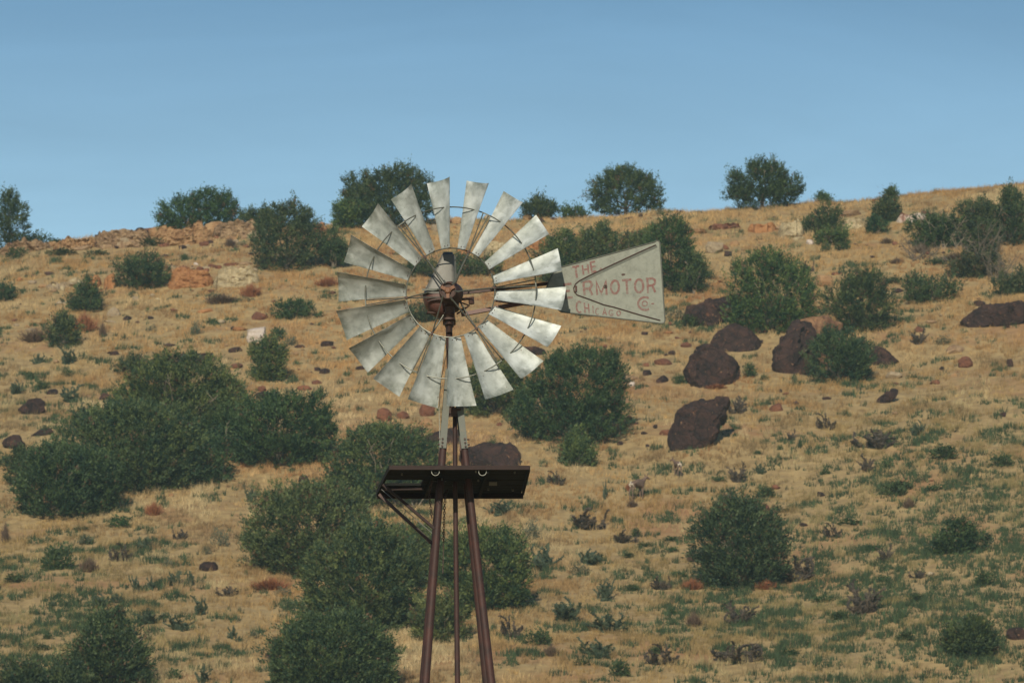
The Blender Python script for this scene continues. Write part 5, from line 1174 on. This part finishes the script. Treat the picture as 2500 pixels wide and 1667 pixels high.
SH = [
 # px, base, w, h, kind
 (96, 888, 32, 34, 'c'), (166, 890, 50, 46, 'c'), (164, 922, 30, 26, 'd'), (66, 926, 36, 24, 'd'), (36, 962, 40, 44, 'c'), (107, 952, 34, 26, 'd'), (170, 984, 62, 54, 'c'), (202, 1034, 76, 52, 'c'),
 (618, 1228, 40, 44, 'c'), (480, 818, 36, 42, 's'), (370, 812, 30, 24, 's'), (518, 790, 30, 18, 'g'), (446, 636, 24, 20, 'd'), (680, 832, 52, 40, 'd'), (712, 846, 40, 34, 's'), (85, 836, 90, 44, 'b'), (250, 824, 20, 46, 'b'), (205, 812, 70, 56, 'r'),
 (100, 598, 80, 40, 'd'), (140, 600, 50, 22, 'd'), (46, 630, 60, 34, 'd'), (230, 624, 60, 20, 'd'), (150, 624, 90, 18, 'd'), (380, 602, 76, 28, 'd'), (562, 604, 36, 30, 'b'), (588, 600, 22, 16, 's'),
 (545, 742, 100, 30, 'b'), (525, 738, 60, 26, 's'), (600, 738, 40, 20, 's'), (612, 726, 60, 40, 'r'), (860, 826, 40, 24, 'g'), (800, 700, 70, 30, 'r'),
 (146, 1392, 84, 82, 'd'), (216, 1398, 60, 44, 'b'), (293, 1372, 54, 44, 'p'), (361, 1340, 48, 40, 'c'), (439, 1318, 38, 36, 'p'), (532, 1334, 46, 60, 's'), (503, 1354, 28, 24, 's'), (332, 1448, 46, 56, 't'), (366, 1440, 30, 42, 't'),
 (428, 1434, 52, 46, 'c'), (466, 1432, 40, 50, 't'), (407, 1386, 28, 32, 's'), (240, 1484, 50, 44, 'c'), (282, 1474, 34, 34, 'c'), (489, 1502, 44, 50, 'c'), (362, 1524, 76, 40, 'c'), (443, 1540, 70, 44, 'c'), (566, 1562, 40, 42, 't'), (586, 1568, 24, 20, 'c'),
 (553, 1456, 56, 36, 'p'), (496, 1668, 48, 46, 'c'), (238, 1532, 70, 50, 'd'), (203, 1330, 60, 28, 's'), (293, 1290, 70, 36, 'g'), (40, 1424, 60, 30, 'd'), (12, 1326, 24, 60, 'b'), (688, 1456, 44, 32, 's'), (660, 1440, 110, 36, 'r'), (615, 1560, 40, 22, 's'),
 (425, 1660, 50, 30, 'g'), (100, 1590, 50, 22, 'd'), (120, 1560, 30, 20, 'd'), (130, 1480, 24, 24, 'c'), (465, 1420, 20, 16, 's'), (200, 1296, 40, 14, 'g'),
 (1358, 1186, 44, 34, 'p'), (1210, 1260, 72, 46, 'c'), (1302, 1318, 48, 60, 's'), (1335, 1392, 74, 82, 'c'), (1243, 1346, 26, 22, 'c'), (1440, 1296, 90, 70, 'p'), (1477, 1222, 18, 58, 't'), (1450, 1380, 66, 62, 'c'), (1530, 1326, 62, 42, 'p'), (1553, 1312, 28, 28, 'd'),
 (1417, 1404, 56, 30, 's'), (1470, 1468, 54, 60, 'c'), (1378, 1518, 88, 74, 'c'), (1477, 1546, 92, 64, 'c'), (1305, 1576, 74, 56, 'd'), (1249, 1556, 56, 56, 'p'), (1470, 1608, 96, 58, 'c'), (1615, 1440, 50, 44, 'p'), (1615, 1626, 80, 50, 'p'), (1543, 1240, 32, 24, 'b'),
 (1694, 1530, 48, 44, 'b'), (1800, 1620, 118, 70, 'p'), (1806, 1526, 82, 60, 'p'), (1345, 1602, 44, 36, 'b'), (1510, 1652, 64, 50, 'd'), (1688, 1372, 32, 44, 'b'), (1628, 1276, 20, 14, 'g'), (1642, 1322, 60, 16, 'g'), (1575, 1336, 44, 16, 'g'), (1640, 1350, 40, 20, 'g'), (1535, 1362, 40, 16, 'd'), (1540, 1444, 40, 24, 'd'), (1660, 1410, 40, 20, 'g'), (1600, 1596, 40, 20, 'd'), (1420, 1625, 50, 18, 'g'),
 (1799, 1012, 46, 62, 'p'), (1832, 922, 42, 46, 'd'), (1657, 938, 32, 28, 'd'), (1868, 930, 22, 20, 'd'), (2017, 1050, 48, 40, 'p'), (1935, 1078, 30, 32, 'p'), (2132, 1096, 106, 68, 'p'), (2237, 1064, 40, 48, 'c'), (2247, 844, 48, 46, 'p'), (2308, 842, 54, 28, 's'), (2304, 1124, 84, 44, 'd'),
 (1803, 1182, 46, 56, 'p'), (1753, 1178, 46, 20, 'g'), (1854, 1158, 30, 36, 'c'), (2113, 1152, 46, 44, 'p'), (2164, 1144, 34, 36, 'g'), (1868, 1216, 60, 32, 'd'), (2197, 1196, 74, 32, 'd'), (2438, 1142, 64, 50, 'd'), (2017, 1160, 34, 14, 'g'), (1915, 1250, 60, 12, 'g'), (1890, 1066, 16, 10, 'g'), (1850, 1110, 26, 12, 'g'), (1905, 1100, 16, 16, 'g'),
 (1870, 1212, 20, 14, 'g'), (1782, 1232, 34, 40, 'p'), (2183, 1212, 72, 46, 'd'), (2220, 1242, 36, 32, 'b'), (2033, 1314, 44, 36, 'p'), (2166, 1374, 46, 46, 'p'), (2241, 1412, 46, 28, 'p'), (1938, 1420, 100, 80, 'p'), (2108, 1500, 92, 84, 'p'), (2152, 1424, 34, 20, 'g'), (2210, 1564, 56, 28, 'd'), (2411, 1430, 64, 44, 'd'), (2060, 1512, 60, 26, 'd'), (2240, 1470, 60, 24, 'd'),
 (1690, 1440, 60, 34, 'r'), (1870, 1440, 60, 30, 'r'), (1930, 1600, 70, 18, 'g'), (1895, 1524, 34, 20, 'g'), (2005, 1470, 50, 22, 'g'), (1640, 1500, 30, 20, 'g'), (2090, 1445, 30, 12, 'g'), (2280, 1200, 60, 20, 'g'), (2130, 1346, 50, 18, 'g'), (2080, 1284, 80, 20, 'g'),
 (1972, 664, 34, 34, 'p'), (2060, 612, 50, 30, 'd'), (2018, 618, 28, 30, 'd'), (2278, 648, 56, 26, 'd'), (2422, 640, 58, 28, 'd'), (2377, 672, 24, 22, 'd'), (2195, 692, 60, 22, 'd'), (2190, 645, 40, 20, 'b'), (2165, 596, 40, 20, 'b'),
 (1734, 682, 34, 34, 'd'), (1683, 562, 16, 14, 's'), (1811, 570, 16, 12, 'd'), (1608, 528, 24, 22, 's'), (1699, 498, 32, 10, 's'), (1565, 530, 16, 12, 'b'), (2330, 640, 90, 26, 'b'), (2250, 620, 50, 30, 'b'), (1690, 800, 60, 40, 'd'),
 (666, 524, 16, 24, 'o'), (626, 524, 12, 20, 'o'), (1312, 526, 14, 22, 'o'), (780, 572, 40, 34, 'r'), (1534, 1200, 18, 22, 'r'), (1725, 1060, 40, 24, 'r'), (1750, 950, 60, 16, 'r'), (1650, 780, 70, 40, 's'), (375, 1260, 50, 40, 'r'),
]
rn = random.Random(77)
for i, (px, by, w, h, k) in enumerate(SH):
    p = hit(px, by); s = mpp(p); me = VAR[k][i % len(VAR[k])]
    nm, cat, de = DESC[k]
    sz = 'tiny' if w * h < 500 else ('small' if w * h < 1800 else ('medium' if w * h < 3800 else 'large'))
    o = link(nm, me, None, (p.x, p.y + w * s * .15, p.z)); f = 1.24 if k in 'cp' else 1.1
    o.scale = (w * s * f, w * s * f, h * s * f); o.rotation_euler = (0, 0, rn.choice([0, math.pi]) + rn.uniform(-.4, .4))
    tag(o, {(666, 524): 'larger orange grass clump on the skyline beside the tall ragged juniper', (626, 524): 'slim orange grass clump on the skyline left of a larger one'}.get((px, by)) or auto_label(sz + ' ' + de, px, by - h / 2), cat)
# ------------------------------------------------------------------ deer
M_DEER, nt, b = newmat('deer_coat')
nt.links.new(ramp(nt, noise(nt, objco(nt), 9, 5), [(0.3, (0.10, 0.065, 0.05)), (0.7, (0.2, 0.125, 0.085))]), b.inputs['Base Color']); b.inputs['Roughness'].default_value = 0.8
M_DPALE, nt, b = newmat('deer_rump'); b.inputs['Base Color'].default_value = (0.62, 0.54, 0.44, 1); b.inputs['Roughness'].default_value = 0.85
M_DDARK, nt, b = newmat('deer_dark'); b.inputs['Base Color'].default_value = (0.03, 0.022, 0.018, 1); b.inputs['Roughness'].default_value = 0.7
def deer_body(head_turn=0.0):
    """A standing deer facing +Y (away from the camera): hind at -Y. One continuous skinned surface."""
    vs, es, rs = [], [], []
    def v(p, r): vs.append(p); rs.append(r); return len(vs) - 1
    def e(a, b2): es.append((a, b2))
    pel = v((0, -.40, .91), (.19, .205)); mid = v((0, -.05, .89), (.20, .225)); che = v((0, .32, .89), (.18, .235)); sh = v((0, .44, 1.0), (.13, .17))
    e(pel, mid); e(mid, che); e(che, sh)
    t = head_turn
    n1 = v((.05 * math.sin(t), .55, 1.10), (.10, .125)); n2 = v((.10 * math.sin(t), .62 + .03 * math.cos(t), 1.22), (.08, .095)); hd = v((.18 * math.sin(t), .64 + .10 * math.cos(t), 1.30), (.085, .088))
    mz = v((.33 * math.sin(t), .64 + .25 * math.cos(t), 1.25), (.052, .052)); nz = v((.42 * math.sin(t), .64 + .34 * math.cos(t), 1.22), (.038, .036))
    e(sh, n1); e(n1, n2); e(n2, hd); e(hd, mz); e(mz, nz)
    for s in (-1, 1):
        a = v((.095 * s, -.46, .74), (.10, .12)); k = v((.10 * s, -.38, .58), (.065, .075)); h = v((.10 * s, -.54, .40), (.038, .042)); f = v((.10 * s, -.52, .10), (.026, .026)); g = v((.10 * s, -.50, -.06), (.032, .032))
        e(pel, a); e(a, k); e(k, h); e(h, f); e(f, g)
        a = v((.085 * s, .36, .70), (.068, .08)); k = v((.08 * s, .37, .40), (.040, .042)); f = v((.08 * s, .36, .10), (.026, .026)); g = v((.08 * s, .38, -.06), (.032, .032))
        e(che, a); e(a, k); e(k, f); e(f, g)
    me = bpy.data.meshes.new('deer_tmp'); me.from_pydata(vs, es, [])
    o = bpy.data.objects.new('deer_tmp', me); C.objects.link(o)
    m = o.modifiers.new('skin', 'SKIN'); m.use_smooth_shade = True
    for i, r in enumerate(rs): me.skin_vertices[0].data[i].radius = r
    me.skin_vertices[0].data[0].use_root = True
    o.modifiers.new('sub', 'SUBSURF').levels = 2
    bpy.context.view_layer.update()
    ev = o.evaluated_get(bpy.context.evaluated_depsgraph_get()); out = bpy.data.meshes.new_from_object(ev); out.name = 'body'
    bpy.data.objects.remove(o)
    out.materials.clear()
    for mm in (M_DEER, M_DPALE, M_DDARK): out.materials.append(mm)
    for f in out.polygons:
        c = f.center
        if (c.y < -.47 and .62 < c.z < 1.0 and abs(c.x) < .14) : f.material_index = 1
        elif c.z < .02: f.material_index = 2
        f.use_smooth = True
    return out, (.18 * math.sin(t), .64 + .10 * math.cos(t), 1.30), t
def put_deer(px, by, rotz, turn, label, scale=1.0):
    p = hit(px, by); t = empty('deer', (p.x, p.y + .3, terr1(p.x, p.y + .3) + .04)); t.rotation_euler = (0, 0, rotz); t.scale = (scale,) * 3
    tag(t, label, 'deer', 'deer grazing on the slope')
    me, hc, a = deer_body(turn); link('body', me, t)
    for s in (-1, 1):
        mb = MB(); side = Vector((math.cos(a), -math.sin(a), 0)) * s; b0 = Vector(hc) + side * .04 + Vector((0, 0, .045)); tip = b0 + side * .20 + Vector((0, 0, .17)); m1 = b0.lerp(tip, .5); w_ = Vector((-math.sin(a), -math.cos(a), 0)) * .012
        pz = Vector((0, 0, .055)) - side * .012
        mb.hexa([b0 - w_, b0 + w_, b0 + w_ * .5 + pz * .3, b0 - w_ * .5 + pz * .3], [m1 - pz - w_, m1 - pz + w_, m1 + pz + w_, m1 + pz - w_])
        mb.add([m1 - pz, m1 + pz, tip, m1 + w_], [(0, 1, 2), (0, 2, 3), (1, 3, 2), (0, 3, 1)])
        link('ear', mb.mesh('ear', M_DEER, True), t)
        mb = MB(); ep = Vector(hc) + side * .052 + Vector((math.sin(a), math.cos(a), 0)) * .05 + Vector((0, 0, .02)); mb.tube([ep, ep + side * .012], [.014, .008], 8); link('eye', mb.mesh('eye', M_DDARK), t)
    mb = MB(); mb.tube([(0, -.50, .90), (0, -.56, .86), (0, -.60, .78), (0, -.60, .72)], [.02, .026, .02, .010], 8); tl_ = link('tail', mb.mesh('tail', M_DPALE, True), t)
    return t
put_deer(1556, 1226, math.radians(-38), .35, 'deer with pale rump standing left of the other, looking to the right', 1.02)
put_deer(1655, 1172, math.radians(14), -1.0, 'deer seen from behind with white rump, head turned left, ears up', .80)
# ------------------------------------------------------------------ the grass
NX_, NY_ = 626, 418
dens = np.ones((NY_, NX_)); yy, xx = np.mgrid[0:NY_, 0:NX_]; XX = xx * 4.0; YY = yy * 4.0
def blob(cx, cy, rx, ry, soft=.5): return np.clip((1 - np.sqrt(((XX - cx) / rx) ** 2 + ((YY - cy) / ry) ** 2)) / soft, 0, 1)
for e_ in RK:
    px, by, w, h = e_[:4]; dens[(np.abs(XX - px) < w * .5 + 1) & (YY > by - h) & (YY < by + 9)] = .06
for e_ in BIG:
    px, by, w, h = e_[:4]; dens[(np.abs(XX - px) < w * .5) & (YY > by - h * .6) & (YY < by + 3)] = .25
for px, by, w in ((464, 704, 112), (575, 699, 110), (226, 704, 42), (268, 706, 36), (1861, 568, 78), (1932, 580, 66), (2084, 560, 78), (2230, 542, 84), (1218, 632, 80), (1126, 655, 40), (1310, 612, 66)):
    dens[(np.abs(XX - px) < w * .5) & (YY > by - 30) & (YY < by + 4)] = .1
for px, by, w, h, k in SH: dens[(np.abs(XX - px) < w * .4) & (YY > by - 2) & (YY < by + 8)] *= .35
for px, by in ((1556, 1226), (1655, 1172)): dens[(np.abs(XX - px) < 22) & (YY > by - 6) & (YY < by + 12)] = .25
rust = np.zeros_like(dens)
for cx, cy, rx, ry, k in ((150, 800, 260, 36, 1.0), (650, 725, 260, 50, .55), (1900, 640, 300, 60, .5), (2250, 640, 230, 60, .75), (1770, 925, 110, 45, 1.2), (1705, 1095, 110, 40, .8), (1690, 730, 120, 40, .9),
    (700, 1150, 160, 45, .8), (560, 1135, 140, 60, .7), (1500, 1080, 110, 100, .5), (1690, 1430, 90, 40, .9), (1860, 1440, 90, 30, .8), (1900, 990, 130, 40, .6), (950, 1040, 160, 50, .5), (720, 1040, 90, 200, .3),
    (1250, 640, 260, 50, .6), (780, 590, 120, 40, .9), (1500, 800, 200, 60, .5), (230, 930, 160, 40, .6), (660, 1440, 110, 40, .9), (800, 800, 200, 60, .5), (2330, 700, 130, 60, .7), (1930, 720, 60, 60, .6), (1310, 1160, 120, 60, .4), (600, 760, 300, 30, .6)):
    rust = np.maximum(rust, k * blob(cx, cy, rx, ry, .8))
green = .20 + .25 * blob(2500, 1667, 700, 500, .9) + .2 * blob(0, 1667, 600, 400, .9) + .75 * blob(2350, 1400, 950, 560, .9) + .42 * blob(150, 1500, 620, 330, .9) + .2 * blob(1500, 1500, 500, 300, .9) + .25 * blob(60, 1000, 300, 200, .9) - .1 * blob(1000, 900, 700, 350, .6)  # green tufts, plus bottom-corner vignette darkening put into the grass colour
gold = blob(1450, 560, 900, 130, .8); rust = np.maximum(rust, .75 * blob(1200, 660, 1500, 360, .9))
r = np.random.RandomState(11)
NT = 262000
y = 221 + (357 - 221) * r.rand(NT); x = (r.rand(NT) * 2 - 1) * (y * .1125 + 1.0)
z = terr(x, y)
dep = y * CP + (z - 1.7) * SP; PXX = PW / 2 + FPX * x / dep; PYY = PH / 2 - FPX * (-y * SP + (z - 1.7) * CP) / dep
ix = np.clip((PXX / 4).astype(int), 0, NX_ - 1); iy = np.clip((PYY / 4).astype(int), 0, NY_ - 1)
clump = fbm(x / .9, y / 1.1, 21, 3)
keep = (r.rand(NT) < dens[iy, ix]) & (r.rand(NT) < np.clip((clump - .28) * 3.2, .15, 1) * np.clip((fbm(x / 4.5, y / 5.5, 23, 3) - .33) * 6, .55, 1))
x, y, z, ix, iy, clump = [q[keep] for q in (x, y, z, ix, iy, clump)]; n = len(x)
n1 = fbm(x / 6, y / 8, 31, 4); n2 = fbm(x / 1.5, y / 2.0, 41, 3); n3 = fbm(x / 2.2, y / 2.6, 51, 3)
straw = np.array([.50, .325, .145]); pale = np.array([.64, .50, .29]); orange = np.array([.50, .27, .10]); rustc = np.array([.33, .115, .045]); olive = np.array([.20, .185, .075]); brown = np.array([.23, .135, .07])
grn = np.array([.050, .076, .034])
def lerp(a, b_, t): return a * (1 - t)[:, None] + b_ * t[:, None]
col = lerp(np.tile(straw, (n, 1)), pale, np.clip((n2 - .45) * 6 + .3, 0, 1))
col = lerp(col, brown, np.clip((n3 - .50) * 7, 0, .9)); n4 = fbm(x / 9, y / 4, 81, 3); col = lerp(col, np.array([.36, .20, .09]), np.clip((n4 - .5) * 6, 0, .7))
col = lerp(col, orange, np.clip((n1 - .48) * 4, 0, .6))
rv = rust[iy, ix]; col = lerp(col, orange, np.clip(rv * (n2 + .35), 0, .8)); col = lerp(col, rustc, np.clip((rv * 1.5 * (n3 + .35) - .55), 0, .85))
gv = green[iy, ix]; col = lerp(col, olive, np.clip(gv * 1.3 * (n1 + .3), 0, .8))
gn = fbm(x / 1.1, y / 1.0, 61, 2); isg = gn > (.78 - .50 * gv)
col[isg] = grn * (.75 + .7 * r.rand(int(isg.sum())))[:, None]
col = lerp(col, pale * [1, .92, .8], gold[iy, ix] * .35)
col *= (.68 + .60 * r.rand(n))[:, None]
B = 7
h = (.18 + .24 * r.rand(n) ** 1.5 + .12 * np.clip(clump - .5, 0, 1) * 2) * np.where(isg, 1.0, .70 + .8 * np.clip((n2 - .3) * 1.6, 0, 1)) * np.where(rv > .8, .8, 1.0)
X = np.repeat(x, B) + r.normal(0, .07, n * B); Y = np.repeat(y, B) + r.normal(0, .07, n * B); Z = np.repeat(z, B) - .03
Hh = np.repeat(h, B) * r.uniform(.6, 1.2, n * B); a = r.uniform(0, 6.28, n * B); w = r.uniform(.010, .020, n * B) * np.repeat(np.where(isg, 1.5, 1.0), B)
lx = r.normal(.05, .28, n * B) * Hh; ly = r.normal(0, .28, n * B) * Hh
V = np.empty((n * B, 3, 3), np.float32)
V[:, 0] = np.stack([X - w * np.cos(a), Y - w * np.sin(a), Z], 1); V[:, 1] = np.stack([X + w * np.cos(a), Y + w * np.sin(a), Z], 1); V[:, 2] = np.stack([X + lx, Y + ly, Z + Hh], 1)
CB = np.repeat(col, B, 0) * r.uniform(.8, 1.2, n * B)[:, None]
F = np.arange(n * B * 3).reshape(-1, 3)
grass = link('dry_grass', mesh_np('dry_grass', V.reshape(-1, 3), F, M_GRASS, np.repeat(CB, 3, 0)))
tag(grass, 'straw coloured dry bunch grass with green tufts covering the hillside', 'grass', kind='stuff')
print('grass tufts', n)
# loose stones too many to count, in the rubbly bands
NS = 3200; y = 222 + 134 * r.rand(NS); x = (r.rand(NS) * 2 - 1) * y * .11; z = terr(x, y)
dep = y * CP + (z - 1.7) * SP; PXX = PW / 2 + FPX * x / dep; PYY = PH / 2 - FPX * (-y * SP + (z - 1.7) * CP) / dep
ix = np.clip((PXX / 4).astype(int), 0, NX_ - 1); iy = np.clip((PYY / 4).astype(int), 0, NY_ - 1)
k = r.rand(NS) < (.12 + rust[iy, ix] * .8 + .35 * (fbm(x / 7, y / 7, 71, 2) > .56)) * np.clip((1250 - PYY) / 500, .08, 1)
x, y, z = x[k], y[k], z[k]; n = len(x)
oc = np.array([(1, 0, 0), (-1, 0, 0), (0, 1, 0), (0, -1, 0), (.1, .1, 1), (0, 0, -1), (.7, -.7, .5), (-.7, -.6, .6)], float)
bmo = bmesh.new(); [bmo.verts.new(v) for v in oc]; bmesh.ops.convex_hull(bmo, input=bmo.verts); bmesh.ops.triangulate(bmo, faces=bmo.faces); bmo.verts.index_update()
of = np.array([[v.index for v in f.verts] for f in bmo.faces]); oc = np.array([v.co[:] for v in bmo.verts]); bmo.free()
sz = .06 + .22 * r.rand(n) ** 3; an = r.uniform(0, 6.28, n)
O = oc[None] * (1 + r.normal(0, .18, (n, len(oc), 1))) * np.stack([sz * r.uniform(.9, 1.9, n), sz, sz * r.uniform(.35, .8, n)], 1)[:, None]
V = np.stack([O[..., 0] * np.cos(an)[:, None] - O[..., 1] * np.sin(an)[:, None], O[..., 0] * np.sin(an)[:, None] + O[..., 1] * np.cos(an)[:, None], O[..., 2]], -1) + np.stack([x, y, z + sz * .35], 1)[:, None]
pal = np.array([(.07, .04, .035), (.16, .07, .045), (.30, .2, .12), (.3, .14, .06), (.4, .32, .22)]); pc = pal[r.choice(5, n, p=[.34, .26, .2, .12, .08])] * r.uniform(.7, 1.2, (n, 1))
F = (of[None] + (np.arange(n) * len(oc))[:, None, None]).reshape(-1, 3)
M_STONE = m_leaf('loose_stone', .9, 0, .2)
tag(link('loose_stones', mesh_np('loose_stones', V.reshape(-1, 3), F, M_STONE, np.repeat(pc, len(oc), 0))), 'small loose stones scattered through the dry grass', 'stones', kind='stuff')
print('stones', n)
